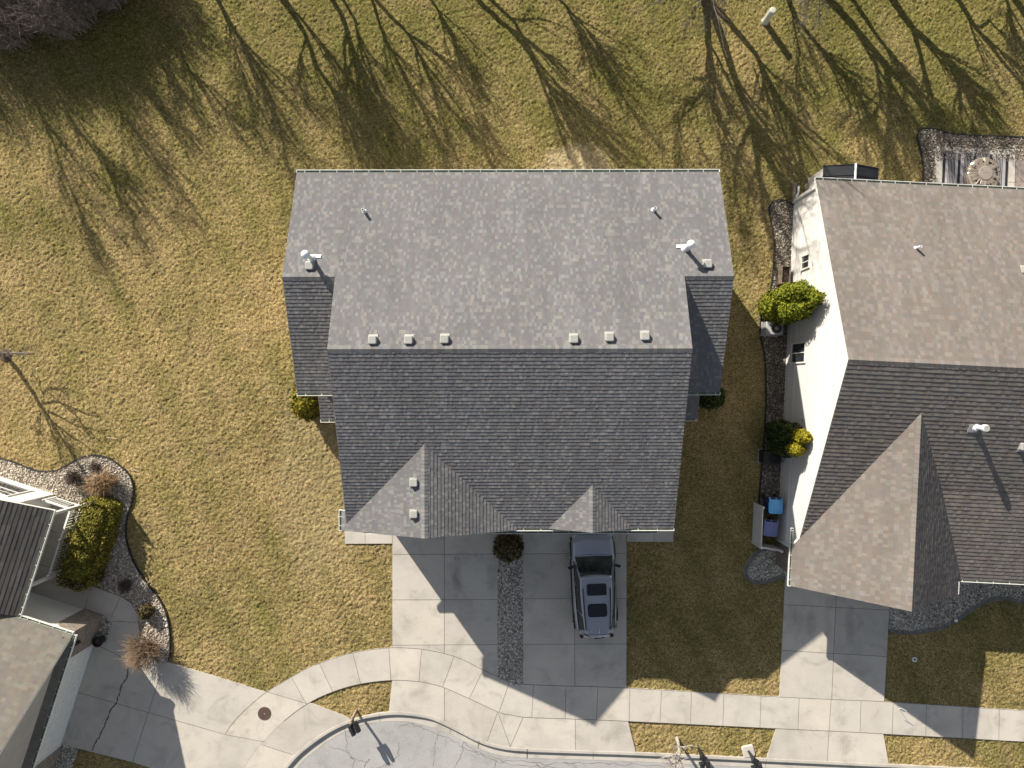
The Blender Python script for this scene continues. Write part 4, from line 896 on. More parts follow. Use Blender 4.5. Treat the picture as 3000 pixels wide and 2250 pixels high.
# ------------------------------------------------------------------ garden shed behind the right house, patio
sh = G(2430, 520); shed = thing('garden_shed', 'low shed with dark seamed gable roof and white ridge behind the cream house', 'shed', (15.64, 9.1, 0), RA)
mb = MB(); mb.extr([(-1.2, 0.85, 0), (1.2, 0.85, 0), (1.2, 0.85, 1.8), (0, 0.85, 2.2), (-1.2, 0.85, 1.8)], (0, -1.5, 0))
for k in range(9): mb.box((-1.205, 0.1, 0.2 * k + 0.1), (0.03, 1.52, 0.18), tilt=(R(3), 'Y'))
mb.build('wall', M_CREAM, shed)
mb = MB()
for sg_ in (-1, 1):
    mb.extr([(0, 0.95, 2.27), (sg_ * 1.27, 0.95, 1.84), (sg_ * 1.27, -0.62, 1.84), (0, -0.62, 2.27)], (0, 0, -0.05))
    for y in (0.93, 0.45, 0.0, -0.4):
        mb.extr([(0, y - 0.012, 2.272), (sg_ * 1.27, y - 0.012, 1.842), (sg_ * 1.27, y + 0.012, 1.842), (0, y + 0.012, 2.272)], (0, 0, 0.03))
mb.build('roof', M_DARK, shed); mb = MB(); mb.tube([(0, 0.97, 2.29), (0, -0.62, 2.29)], 0.05, 8); mb.build('ridge_pipe', M_PIPE, shed)
for px0, px1, nm in (((2326, 536), (2324, 600), 'long'), ((2363, 538), (2361, 580), 'short')):
    a = G(*px0); b = G(*px1); mb = MB(); c = (a + b) / 2; d = b - a
    mb.box((0, 0, 0.06), (d.length, 0.12, 0.14), math.atan2(d.y, d.x)); o = mb.build('landscape_timber', M_WOOD); o.location = (c.x, c.y, 0); tag(o, {'long': 'long weathered timber lying left of the white downspout pipe', 'short': 'short weathered timber lying against the shed wall'}[nm], 'timber')
mb = MB(); mb.prism([G(2739, 429), G(2974, 438), G(2970, 600), (G(2735, 600))], -0.1, 0.03)
for a, b in (((2855, 431), (2854, 445)), ((2736, 524), (2758, 525)), ((2950, 534), (2972, 535))): strip(mb, G(*a), G(*b), 0.015, 0.034, 1)
tag(mb.build('patio', [M_CONC, M_JOINT]), kind='structure')
mb = MB(); mb.prism([G(2976, 438), G(3060, 441), G(3060, 600), G(2972, 600)], -0.1, 0.028); tag(mb.build('patio', [M_PAVER]), kind='structure')
rug = MB(); k6 = lambda x, y: G(2680 + x / 6.9125, 380 + y / 6.9125)
def rq(x0, x1, m, z):
    t = lambda x: 455 + (x - 565) * 0.048; sl = -30
    a = k6(x0, t(x0)); b = k6(x1, t(x1)); c = k6(x1 + sl * 1.35, t(x1) + 880); d = k6(x0 + sl * 1.35, t(x0) + 880)
    rug.prism([a, b, c, d], 0.031, z, m)
rq(555, 1900, 0, 0.04)
for x in (568, 872, 1192, 1517, 1838): rq(x, x + 54, 1, 0.0435)
for x in (680, 995, 1318, 1640):
    for k in range(5): rq(x + k * 30, x + k * 30 + 14, 1, 0.0435)
tag(rug.build('outdoor_rug', [M_RUG, M_RUGB]), 'grey outdoor rug with black bar stripes on the back patio', 'rug')
tc = G(2885, 508, 0.7); tb = thing('patio_table', 'round patio table under a shiny pleated cover standing on the striped rug', 'table', (tc.x, tc.y, 0.044))
def cover_mat():
    t = NT('shiny_cover'); c = t.ramp(t.noise(3, 3), [(0.3, (0.26, 0.21, 0.16)), (0.7, (0.42, 0.37, 0.31))]); return t.out(c, 0.22, 0.35, 0.6)
M_COVER = cover_mat()
mb = MB(); n = 72; rng = random.Random(4); rings = [(0.3, 0.73, 0), (0.34, 0.715, 0.01), (0.55, 0.70, 0.03), (0.72, 0.66, 0.035), (0.79, 0.6, 0.02), (0.8, 0.45, 0.01)]
vs = []; ph = [rng.uniform(-1, 1) for _ in range(n)]
for r, z, am in rings:
    for k in range(n): a = 2 * math.pi * k / n; vs.append((r * math.cos(a), r * math.sin(a), z + am * ph[k]))
fs = [(i * n + k, (i + 1) * n + k, (i + 1) * n + (k + 1) % n, i * n + (k + 1) % n) for i in range(len(rings) - 1) for k in range(n)]
mb.raw(vs, fs); mb.build('table_cover', M_COVER, tb)
mb = MB(); mb.lathe((0, 0, 0.72), [(0.325, 0.0), (0.325, 0.02), (0.31, 0.03), (0.02, 0.035)], 32); mb.lathe((0, 0, 0.756), [(0.018, 0), (0.018, 0.004)], 10, 1); mb.build('table_lid', [plain('stone_lid', (0.28, 0.25, 0.22), 0.5), M_BLACK], tb)
mb = MB(); mb.lathe((0, 0, 0), [(0.45, 0.0), (0.42, 0.05), (0.3, 0.1), (0.28, 0.66), (0.6, 0.69)], 24); mb.build('table_base', M_DARK, tb)

# ------------------------------------------------------------------ equipment beside the right house
def ac_unit(px, py, label, dark):
    c = G(px, py, 0.6); t = thing('air_conditioner', label, 'air conditioner', (c.x, c.y, 0.0), RA + R(1))
    mb = MB(); mb.rbox((0, 0, 0.42), (0.82, 0.64, 0.74), 0.06)
    for k in range(7): mb.box((-0.416, -0.24 + k * 0.08, 0.42), (0.012, 0.02, 0.6))
    mb.build('casing', M_DARK if dark else M_ACG, t)
    mb = MB(); mb.lathe((0.08, 0, 0.785), [(0.27, 0), (0.27, 0.03), (0.245, 0.035), (0.24, 0.012)], 28, 0, cap=False)
    for k in range(12): a = k * math.pi / 6; mb.box((0.08 + 0.17 * math.cos(a), 0.17 * math.sin(a), 0.815), (0.16, 0.008, 0.008), a)
    mb.lathe((0.08, 0, 0.79), [(0.09, 0), (0.09, 0.03), (0.01, 0.04)], 16); mb.build('fan_grille', M_GALV if not dark else M_DARK, t)
    mb = MB(); mb.lathe((0.08, 0, 0.78), [(0.24, 0.0), (0.24, 0.016)], 28); mb.build('fan_well', M_BLACK, t)
    mb = MB(); mb.box((0, 0, 0.03), (0.86, 0.7, 0.08)); mb.build('base_pad', M_CONC, t)
    mb = MB(); mb.tube([(0.42, -0.2, 0.25), (0.62, -0.2, 0.25), (0.75, -0.22, 0.3)], 0.025, 6); mb.build('refrigerant_line', M_BLACK, t)
ac_unit(2266, 962, 'pale grey air conditioner unit in front of the two pane window', False)
ac_unit(2259, 1340, 'dark air conditioner unit beside the meter boxes and yellow topped shrubs', True)
c = G(2299, 806, 0.4); pl = thing('planter_box', 'raised wooden planter box full of dry stems against the cream wall', 'planter', (c.x, c.y, 0), RA)
mb = MB()
for (x, y, dx, dy) in ((-0.2, 0, 0.04, 0.8), (0.2, 0, 0.04, 0.8), (0, 0.4, 0.44, 0.04), (0, -0.4, 0.44, 0.04)): mb.box((x, y, 0.32), (dx, dy, 0.5))
for x, y in ((-0.2, -0.4), (0.2, -0.4), (-0.2, 0.4), (0.2, 0.4)): mb.box((x, y, 0.28), (0.07, 0.07, 0.6))
mb.build('box', M_WOOD, pl)
mb = MB(); mb.box((0, 0, 0.4), (0.38, 0.76, 0.1)); rng = random.Random(2)
for k in range(70): x, y = rng.uniform(-.17, .17), rng.uniform(-.36, .36); mb.tube([(x, y, 0.44), (x + rng.gauss(0, .08), y + rng.gauss(0, .08), 0.5 + rng.random() * 0.12)], 0.007, 3)
mb.build('dry_soil', M_MULCH, pl)

def wheelie(px, py, lidmat, bodymat, label, rz):
    c = G(px, py, 1.0); t = thing('wheelie_bin', label, 'bin', (c.x, c.y, 0.02), rz); t.scale = (1.15, 1.18, 1.05)
    mb = MB(); a = [(-0.24, -0.26), (0.24, -0.26), (0.24, 0.24), (-0.24, 0.24)]; vs = [(x * 0.82, y * 0.82, 0.06) for x, y in a] + [(x * 1.1, y * 1.12, 0.98) for x, y in a]
    mb.raw(vs, [(3, 2, 1, 0), (4, 5, 6, 7), (0, 1, 5, 4), (1, 2, 6, 5), (2, 3, 7, 6), (3, 0, 4, 7)]); mb.build('body', bodymat, t)
    mb = MB(); mb.rbox((0, -0.02, 1.01), (0.58, 0.58, 0.07), 0.09); mb.rbox((0, -0.02, 1.045), (0.44, 0.44, 0.03), 0.08)
    for x in (-0.26, 0, 0.26): mb.box((x, 0.28, 1.0), (0.05, 0.12, 0.05))
    mb.build('lid', lidmat, t)
    mb = MB(); mb.tube([(-0.28, 0.34, 1.0), (0.28, 0.34, 1.0)], 0.018, 8); mb.build('handle', bodymat, t)
    for x in (-0.24, 0.24):
        mb = MB(); mb.lathe((x, 0.27, 0.1), [(0.1, -0.03), (0.1, 0.03)], 14, axis=(1, 0, 0)); mb.build('wheel', M_BLACK, t)
wheelie(2271, 1482, M_BLUE, M_NAVY, 'bin with a bright sky blue lid beside the slatted screen', R(-3))
wheelie(2256, 1548, M_NAVYLID, M_NAVY, 'bin with a dull navy lid inside the corner of the slatted screen', R(-6))
c = G(2225, 1590); fn = thing('bin_screen', 'grey slatted screen fence standing round the two blue bins', 'fence', (c.x, c.y, 0), 0)
def panel(a, b, h=1.25):
    mb = MB(); a = Vector(a); b = Vector(b); d = b - a; L = d.length; rz = math.atan2(d.y, d.x); n = int(L / 0.15)
    for k in range(n): p = a.lerp(b, (k + 0.5) / n); mb.box((p.x, p.y, h / 2), (L / n * 0.93, 0.035, h), rz)
    c = (a + b) / 2
    for z in (0.25, h - 0.1): mb.box((c.x, c.y, z) if False else (c.x + 0.03 * math.sin(rz), c.y - 0.03 * math.cos(rz), z), (L, 0.03, 0.08), rz)
    mb.build('panel', M_FENCE, fn, world=True)
pa, pb, pc = G(2209, 1474), G(2204, 1588), G(2262, 1598); panel(pb, pa); panel(pc, pb)
for p in (pa, pb, pc):
    mb = MB(); mb.box((p.x, p.y, 0.66), (0.09, 0.09, 1.32)); mb.lathe((p.x, p.y, 1.32), [(0.065, 0), (0.01, 0.05)], 4); mb.build('post', M_FENCE, fn, world=True)

# ------------------------------------------------------------------ car
car = thing('parked_car', 'grey blue SUV with two dark sunroofs parked on the shaded driveway', 'car', (3.92, -9.55, 0.026), R(2.3)); car.scale = (1.06, 1.0, 1.0)
def loft(mb, rings, m=0, cap=True, closed=True):
    n = len(rings[0]); vs = [p for r in rings for p in r]; fs = []
    for i in range(len(rings) - 1):
        for k in range(n if closed else n - 1): fs.append((i * n + k, i * n + (k + 1) % n, (i + 1) * n + (k + 1) % n, (i + 1) * n + k))
    if cap: fs.append(tuple(reversed(range(n)))); fs.append(tuple((len(rings) - 1) * n + k for k in range(n)))
    mb.raw(vs, fs, m)
mb = MB(); st = [(-2.5, .5, .55, .93), (-2.46, .66, .42, 1.0), (-2.32, .81, .33, 1.04), (-1.9, .94, .28, 1.06), (-1.3, .99, .28, 1.06), (-0.6, .985, .27, 1.05), (0.5, .985, .27, 1.05), (1.3, .985, .27, 1.09), (1.75, .98, .28, 1.06), (2.1, .95, .3, 1.0), (2.34, .86, .34, .93), (2.47, .7, .42, .78), (2.5, .55, .5, .66)]
rings = []
for y, wd, zb, zt in st:
    prof = [(0, zt + .025), (.45 * wd, zt + .02), (.78 * wd, zt - .005), (.92 * wd, zt - .06), (.985 * wd, zt - .2), (wd, (zt + zb) / 2), (.97 * wd, zb + .12), (.88 * wd, zb), (0, zb)]
    r = [(x, y, z) for x, z in prof] + [(-x, y, z) for x, z in reversed(prof[1:-1])]; rings.append(r)
loft(mb, rings)
# cabin below the roof skin (pillars) : outline rings
def outline(yb0, yb1, wf, wr, n=8):
    """plan outline, front at yb1; half widths wf front, wr rear"""
    pts = []
    for k in range(n + 1): t = k / n; pts.append((wf * (-1 + 2 * t), yb1 + 0.1 * (1 - (2 * t - 1) ** 2)))
    for k in range(1, n): t = k / n; pts.append((wf + (wr - wf) * t ** 2.4, yb1 + (yb0 + 0.16 - yb1) * t))
    for k in range(n + 1): t = k / n; pts.append((wr * (1 - 2 * t), yb0 + 0.16 - 0.25 * (1 - abs(2 * t - 1) ** 2.6)))
    for k in range(1, n): t = 1 - k / n; pts.append((-(wf + (wr - wf) * t ** 2.4), yb1 + (yb0 + 0.16 - yb1) * t))
    return pts
def lerp_ring(a, b, t, z): return [(p[0] + (q[0] - p[0]) * t, p[1] + (q[1] - p[1]) * t, z) for p, q in zip(a, b)]
ob = outline(-2.36, 1.38, .89, .76); ot = outline(-2.14, 0.55, .71, .56)
rz_ = [lerp_ring(ob, ot, 0, 1.03), lerp_ring(ob, ot, 0.5, 1.36), lerp_ring(ob, ot, 0.93, 1.64), lerp_ring(ob, ot, 1.0, 1.69)]
cen = (0, -0.8)
for sc_, z in ((0.93, 1.735), (0.7, 1.765), (0.3, 1.78)): rz_.append([(cen[0] + (x - cen[0]) * sc_, cen[1] + (y - cen[1]) * (sc_ if sc_ < .9 else 0.975), z) for x, y in ot])
loft(mb, rz_)
body = mb.build('body', M_PAINT, car, smooth=True)
md = body.modifiers.new('bevel_smooth', 'SUBSURF'); md.levels = 1; md.render_levels = 1
N8 = 8
def cab(i, t, out=0.012):
    """point on the cabin side: ring index i (float), height parameter t"""
    n = len(ob); i0 = int(math.floor(i)) % n; i1 = (i0 + 1) % n; f = i - math.floor(i)
    b = [ob[i0][k] * (1 - f) + ob[i1][k] * f for k in (0, 1)]; tt = [ot[i0][k] * (1 - f) + ot[i1][k] * f for k in (0, 1)]
    x = b[0] + (tt[0] - b[0]) * t; y = b[1] + (tt[1] - b[1]) * t; z = 1.03 + (1.69 - 1.03) * t
    d = Vector((x, y + .8, 0)); d = Vector((x * 1.6, (y + 0.8) * (0.6 if abs(y + .8) > 1.2 else 0.0), .55)).normalized(); return Vector((x, y, z)) + d * out
def pane(name, i0, i1, t0, t1, n=8, mat=M_CGLASS, out=0.014):
    mb = MB(); g = [[cab(i0 + (i1 - i0) * a / n, t0 + (t1 - t0) * b / 4, out) for a in range(n + 1)] for b in range(5)]
    for b in range(4):
        for a in range(n): mb.face([g[b][a], g[b][a + 1], g[b + 1][a + 1], g[b + 1][a]][::-1])
    return mb.build(name, mat, car, smooth=False)
pane('windshield', 0.3, 7.7, 0.0, 0.95, 10, M_WSG, out=0.03)
for a, b in ((8.6, 10.5), (10.7, 13.4), (13.75, 15.6)):
    pane('side_window', a, b, 0.06, 0.92); pane('side_window', 32 - (b - 8) , 32 - (a - 8), 0.06, 0.92)
pane('rear_window', 16.5, 23.5, 0.25, 0.85)
def roofbox(name, x0, x1, y0, y1, z, mat, r=0.08, h=0.02):
    mb = MB(); mb.rbox(((x0 + x1) / 2, (y0 + y1) / 2, z), (x1 - x0, y1 - y0, h), r, 0, n=5); return mb.build(name, mat, car)
roofbox('sunroof', -.43, .43, -.24, .3, 1.782, M_CGLASS); roofbox('sunroof', -.42, .42, -1.24, -.62, 1.782, M_CGLASS, 0.12)
for sx in (-1, 1):
    mb = MB(); mb.tube([(sx * .60, 0.1, 1.76), (sx * .60, 0.0, 1.81), (sx * .575, -1.0, 1.83), (sx * .535, -1.75, 1.81), (sx * .53, -1.85, 1.74)], 0.024, 8); mb.build('roof_rail', M_BLACK, car)
    mb = MB(); mb.rbox((sx * 1.06, 0.92, 1.12), (0.24, 0.12, 0.15), 0.04, sx * R(-18)); mb.box((sx * .94, 0.96, 1.08), (0.12, 0.06, 0.05)); mb.build('wing_mirror', M_BLACK, car)
    mb = MB(); mb.box((sx * 1.135, 0.86, 1.14), (0.1, 0.012, 0.1), sx * R(-18)); mb.build('mirror_glass', M_PIPE, car)
    mb = MB(); mb.rbox((sx * .78, 2.3, .78), (0.22, 0.22, 0.12), 0.05, sx * R(-35)); mb.build('headlight', M_GALV, car)
    mb = MB(); mb.rbox((sx * .68, -2.40, .9), (0.16, 0.12, 0.3), 0.04, sx * R(24)); mb.build('tail_light', M_LAMPR, car)
    for y in (1.5, -1.45):
        whl = MB(); whl.lathe((sx * .86, y, .37), [(0.25, -.12), (0.35, -.12), (0.375, -.07), (0.375, .07), (0.35, .125), (0.25, .125)], 24, axis=(sx, 0, 0)); wo = whl.build('wheel', M_TYRE, car)
        rm = MB(); rm.lathe((sx * .86, y, .37), [(0.25, 0.1), (0.23, .13), (0.05, .12)], 20, axis=(sx, 0, 0)); rm.build('rim', M_GALV, wo)
for sx in (-1, 1):
    mb = MB()
    for y0, y1 in ((-2.2, -1.85), (-1.06, 1.1), (1.9, 2.2)): mb.rbox((sx * (0.985 if abs(y0 + y1) < 1 else .93), (y0 + y1) / 2, .4), (0.07, y1 - y0, 0.26), 0.03)
    for yc in (1.5, -1.45):
        P = [Vector((sx * .985, yc + 0.43 * math.cos(a), .37 + 0.43 * math.sin(a))) for a in [math.pi * k / 10 for k in range(11)]]; mb.tube(P, 0.035, 6)
    mb.build('side_cladding', M_BLACK, car)
    mb = MB(); mb.tube([cab(i, 0.02, 0.02) for i in np.linspace(8.4, 15.8, 9)] if sx > 0 else [cab(i, 0.02, 0.02) for i in np.linspace(24.2, 31.6, 9)], 0.018, 5); mb.build('window_trim', M_BLACK, car)
# bonnet as a raised skin with its shut line, rear fin, rear wiper
mb = MB(); gap = MB(); g = []; ny, nx = 8, 8
for j in range(ny + 1):
    y = 1.42 + (2.36 - 1.42) * j / ny; row = []
    wdh = 0.80 - 0.16 * (j / ny) ** 1.6
    for i in range(nx + 1):
        x = wdh * (-1 + 2 * i / nx); zz = np.interp(y, [1.3, 1.75, 2.1, 2.34, 2.47], [1.115, 1.085, 1.025, .955, .85]); z = zz - 0.075 * abs(x / wdh) ** 2.4 + 0.018 + (0.008 if 0.55 < abs(x / wdh) < 0.8 else 0); row.append((x, y + 0.1 * (1 - (x / wdh) ** 2) * (1 if j == 0 else 0) + 0.06 * (1 - (x / wdh) ** 2) * (j / ny), z))
    g.append(row)
for j in range(ny):
    for i in range(nx): mb.face([g[j][i], g[j][i + 1], g[j + 1][i + 1], g[j + 1][i]])
border = [g[0][i] for i in range(nx + 1)] + [g[j][nx] for j in range(1, ny + 1)] + [g[ny][i] for i in range(nx - 1, -1, -1)] + [g[j][0] for j in range(ny - 1, 0, -1)]
bo = mb.build('bonnet', M_PAINT, car, smooth=True)
gap.tube([Vector(p) - Vector((0, 0, .008)) for p in border + border[:1]], 0.011, 5); gap.build('shut_line', M_BLACK, bo)
mb = MB(); mb.extr([(0.03, -1.75, 1.77), (0.03, -2.0, 1.76), (0.03, -1.98, 1.86), (0.03, -1.93, 1.87)], (0.025, 0, 0)); mb.build('antenna_fin', M_GALV, car)
mb = MB(); mb.box((0, -2.07, 1.735), (1.1, 0.02, 0.01)); mb.build('tailgate_seam', M_BLACK, car)
mb = MB(); mb.box((0.12, -2.47, 1.02), (0.42, 0.07, 0.03), R(6)); mb.build('rear_wiper', M_BLACK, car)
mb = MB(); mb.box((0.1, 0.74, 1.58), (0.1, 0.06, 0.012), tilt=(R(-38), 'X')); mb.build('windshield_sticker', M_PIPE, car)

# ------------------------------------------------------------------ mailboxes, lamp post, small street things
def mailbox(base, dirv, label, n=2, group=None, dark=False, pad=False):
    t = thing('mailbox', label, 'mailbox', (base.x, base.y, 0.0), math.atan2(dirv[1], dirv[0]) - math.pi / 2)
    if dark: mb = MB(); mb.lathe((0, 0, 0), [(0.06, 0), (0.08, 0.5), (0.13, 0.8), (0.2, 1.0), (0.2, 1.04)], 4); mb.build('post', M_DARK, t)
    else: mb = MB(); mb.box((0, 0, 0.62), (0.11, 0.11, 1.3)); mb.lathe((0, 0, 1.27), [(0.075, 0), (0.02, 0.1)], 4); mb.build('post', M_WOOD, t)
    if pad: mb = MB(); mb.rbox((0.0, 0.02, 0.0), (0.58, 0.58, 0.12), 0.1); mb.build('concrete_base', M_WALK, t)
    mb = MB(); mb.box((0, 0.22, 0.98), (0.5 if n == 2 else 0.12, 0.1, 0.09)); mb.box((0, 0.16, 0.9), (0.09, 0.5, 0.09)); mb.build('arm', M_DARK if dark else M_WOOD, t)
    for k in range(n):
        x = (k - (n - 1) / 2) * 0.27; mb = MB(); pr = []
        for a in range(9): an = math.pi * a / 8; pr.append((x + 0.1 * math.cos(an), 0.0, 1.17 + 0.1 * math.sin(an)))
        pr += [(x - 0.1, 0, 1.03), (x + 0.1, 0, 1.03)]
        mb.extr([(p[0], 0.08 + 0.05 * k, p[2]) for p in pr], (0, 0.5, 0)); bxo = mb.build('letter_box', M_DARK, t)
        mb = MB(); mb.box((x + 0.108, 0.35, 1.2), (0.012, 0.03, 0.14)); mb.build('flag', M_LAMPR, bxo)
        mb = MB(); mb.box((x, 0.59 + 0.05 * k, 1.12), (0.18, 0.014, 0.18)); mb.build('box_door', M_DARK, bxo)
mailbox(G(1044, 2082), (0.41, -0.91), 'pair of dark mailboxes on one wooden post at the tip of the grass triangle')
mailbox(G(2045, 2190), (0.15, -1), 'pair of dark mailboxes between the pale barked young tree and the square concrete base', 2, dark=True)
mailbox(G(2192, 2199), (0.25, -1), 'pair of dark mailboxes on a dark post set in a square concrete base', 2, dark=True, pad=True)
c = G(572 * 1.3562, 1541 * 1.3562); mb = MB(); mb.lathe((0, 0, 0), [(0.33, 0), (0.33, 0.005), (0.31, 0.008), (0.3, 0.004)], 36)
for r in (0.08, 0.14, 0.2, 0.26):
    nn = int(r * 90)
    for k in range(nn): a = 2 * math.pi * k / nn; mb.box((r * math.cos(a), r * math.sin(a), 0.006), (0.03, 0.03, 0.006), a)
mb.lathe((0, 0, 0.004), [(0.03, 0), (0.03, 0.008)], 12, 1)
o = mb.build('manhole_cover', [M_RUST, M_GALV]); o.location = (c.x, c.y, 0.032); tag(o, 'round rusty manhole cover set in the pale pavement', 'manhole')
c = G(2241, 64); t = thing('utility_pedestal', 'pale grey cylindrical utility pedestal standing on the grass near the top edge', 'pedestal', (c.x, c.y, 0), 0)
mb = MB(); mb.lathe((0, 0, -0.05), [(0.155, 0), (0.155, 1.0), (0.165, 1.0), (0.165, 1.12), (0.13, 1.17), (0.02, 1.18)], 20); mb.build('housing', plain('pedestal_grey', (0.5, 0.52, 0.48), 0.5, var=0.1), t); mb = MB(); mb.lathe((0, 0, -0.05), [(0.19, 0), (0.18, 0.1), (0.16, 0.12)], 20); mb.build('collar', M_GALV, t)
c = G(2679, 1932); mb = MB(); mb.lathe((0, 0, 0), [(0.125, 0), (0.125, 0.035), (0.05, 0.04)], 24); mb.lathe((0, 0, 0.035), [(0.05, 0), (0.05, 0.012)], 16, 1)
o = mb.build('drain_cap', [M_TRIM, M_BLACK]); o.location = (c.x, c.y, -0.01); tag(o, 'white ring shaped drain cap in the shaded front lawn', 'drain cap')
c = G(2624, 2063); t = thing('yard_sign', 'small white sign on a stake at the pavement corner', 'sign', (c.x, c.y, 0), R(-30))
mb = MB(); mb.box((0, 0, 0.62), (0.3, 0.02, 0.2), tilt=(R(-40), 'X')); mb.build('panel', M_TRIM, t); mb = MB(); mb.tube([(0, 0, 0), (0, 0, 0.6)], 0.008, 6); mb.build('stake', M_GALV, t)
c = G(2790, 1812); t = thing('solar_light', 'small round pale solar light at the edge of the front stone bed', 'light', (c.x, c.y, 0)); mb = MB(); mb.lathe((0, 0, 0.25), [(0.03, 0), (0.08, 0.03), (0.08, 0.06), (0.02, 0.08)], 16); mb.build('head', M_TRIM, t); mb = MB(); mb.tube([(0, 0, 0), (0, 0, 0.27)], 0.015, 6); mb.build('stake', M_BLACK, t)
c = G(293, 1876, 0.25); t = thing('flower_pot', 'empty round black pot beside the garage pier', 'pot', (c.x, c.y, 0.03)); mb = MB(); mb.lathe((0, 0, 0), [(0.17, 0), (0.235, .42), (0.25, .42), (0.25, .47), (0.21, .47), (0.2, .4)], 24); mb.build('rim', M_BLACK, t); mb = MB(); mb.lathe((0, 0, 0.36), [(0.2, 0), (0.2, .03), (0.02, .05)], 20); mb.build('soil', M_MULCH, t)
c = G(66, 1705, 0.4); t = thing('porch_chair', 'round black mesh seat in the shade of the white porch', 'chair', (c.x, c.y, 0.03))
mb = MB(); mb.lathe((0, 0, 0.42), [(0.36, 0), (0.36, .03), (0.33, .04), (0.32, 0.015)], 24); mb.build('seat', M_BLACK, t)
for k in range(4): a = k * math.pi / 2 + .6; mb = MB(); mb.tube([(0.3 * math.cos(a), 0.3 * math.sin(a), 0), (0.26 * math.cos(a), 0.26 * math.sin(a), 0.43)], 0.015, 6); mb.build('leg', M_BLACK, t)

# ------------------------------------------------------------------ plants
def leafy(name, label, cat, base, lobes, n, mat, size=(0.06, 0.11), seed=1, group=None, tiltup=0.5):
    """clipped or natural evergreen: foliage of many small sprays through the outer shell of its lobes, and stems"""
    t = thing(name, label, cat, tuple(base), 0, group); mb = MB(); rng = random.Random(seed); tot = sum(l[1][0] * l[1][1] + l[1][2] * (l[1][0] + l[1][1]) for l in lobes)
    for (c, r, *ml) in lobes:
        c = Vector(c); kk = int(n * (r[0] * r[1] + r[2] * (r[0] + r[1])) / tot); mi = ml[0] if ml else 0
        ph = [rng.uniform(0, 6.28) for _ in range(6)]
        def rad(d): return 1 + 0.07 * math.sin(5 * d.x + ph[0]) * math.sin(6 * d.y + ph[1]) + 0.06 * math.sin(9 * d.z + ph[2] + 4 * d.x) + 0.05 * math.sin(13 * d.x + ph[3]) * math.cos(11 * d.y + ph[4])
        vs = []; fs = []; seg, rg = 14, 9
        for i in range(rg + 1):
            th = math.pi * i / rg
            for j in range(seg):
                a = 2 * math.pi * j / seg; d = Vector((math.sin(th) * math.cos(a), math.sin(th) * math.sin(a), math.cos(th))); k = rad(d) * 0.84; vs.append((c.x + d.x * r[0] * k, c.y + d.y * r[1] * k, max(0.02, c.z + d.z * r[2] * k)))
        for i in range(rg):
            for j in range(seg): fs.append((i * seg + j, (i + 1) * seg + j, (i + 1) * seg + (j + 1) % seg, i * seg + (j + 1) % seg))
        mb.raw(vs, fs, mi, 0.12)
        for _ in range(kk):
            d = Vector((rng.gauss(0, 1), rng.gauss(0, 1), rng.gauss(0, 1))).normalized(); k = rad(d) * rng.uniform(0.82, 1.06)
            p = Vector((c.x + d.x * r[0] * k, c.y + d.y * r[1] * k, c.z + d.z * r[2] * k))
            if p.z < 0.03: continue
            g = Vector((d.x / r[0], d.y / r[1], d.z / r[2])).normalized(); nn = (g + Vector((rng.gauss(0, .6), rng.gauss(0, .6), rng.gauss(0, .6) ))).normalized()
            a = nn.orthogonal().normalized(); a = (Matrix.Rotation(rng.uniform(0, 6.28), 3, nn) @ a); b = nn.cross(a); s = rng.uniform(*size); q = rng.uniform(0.5, 0.8)
            tt = min(1, max(0, rng.gauss(0.5, 0.25)))
            mb.face([p - a * s, p - b * s * q * 0.7, p + a * s, p + b * s * q], mi, tt)
    mb.build('foliage', mat if isinstance(mat, list) else [mat], t)
    sb = MB()
    for (c, r, *ml) in lobes[:2]: sb.tube([(c[0], c[1], 0), (c[0], c[1], c[2])], [0.05, 0.02], 6)
    sb.build('stem', M_BARK, t); return t
b = G(2258, 904); leafy('arborvitae', 'tall bright green arborvitae clump beside the pale air conditioner', 'shrub', b, [((0.1, 0.36, 2.1), (0.68, 0.55, 2.15)), ((0.15, -0.32, 1.9), (0.7, 0.56, 2.0)), ((0.42, 0.02, 2.55), (0.46, 0.46, 2.3)), ((-0.2, 0.0, 1.0), (0.64, 0.7, 1.15))], 15000, M_EMER, (0.04, 0.08), seed=3)
b = G(2262, 1280); leafy('arborvitae', 'arborvitae with a base painted shade dark and two yellow tips next to the meter boxes', 'shrub', b, [((0.0, 0.3, 1.5), (0.65, 0.55, 1.6), 0), ((0.05, -0.25, 1.4), (0.62, 0.55, 1.5), 0), ((0.12, 0.25, 3.2), (0.36, 0.34, 0.6), 1), ((-0.02, -0.3, 2.95), (0.36, 0.34, 0.55), 1)], 8500, [M_DEEP, M_GOLD], (0.04, 0.08), seed=4)  # dark lower foliage: cast shade on the base is put into the colour
b = G(893, 1178); leafy('arborvitae', 'golden arborvitae tucked under the west wing gutter of the duplex', 'shrub', (b.x + 0.5, b.y + 0.0, 0), [((0.0, -0.1, 1.2), (0.62, 0.7, 1.3)), ((-0.05, 0.5, 1.1), (0.58, 0.6, 1.2))], 3800, M_OLIVE, seed=5)
b = G(2085, 1165); leafy('arborvitae', 'shaded dark green arborvitae below the east wing gutter of the duplex', 'shrub', (b.x - 0.35, b.y + 0.1, 0), [((0.0, 0.0, 1.0), (0.6, 0.6, 1.1))], 2000, M_DEEP, seed=6)
b = G(1488, 1594); leafy('round_shrub', 'round brown green shrub at the head of the gravel strip between driveways', 'shrub', b, [((0, 0.0, 0.62), (0.68, 0.66, 0.66))], 2600, M_BOX, (0.05, 0.09), 7)
hb = lux * -16.85 + luy * -13.45
t = leafy('hedge', 'clipped dark green hedge alongside the white porch railing', 'hedge', hb, [((0.0, 0.0, 0.75), (0.01, 0.01, 0.01))], 10, M_YEW, seed=8)
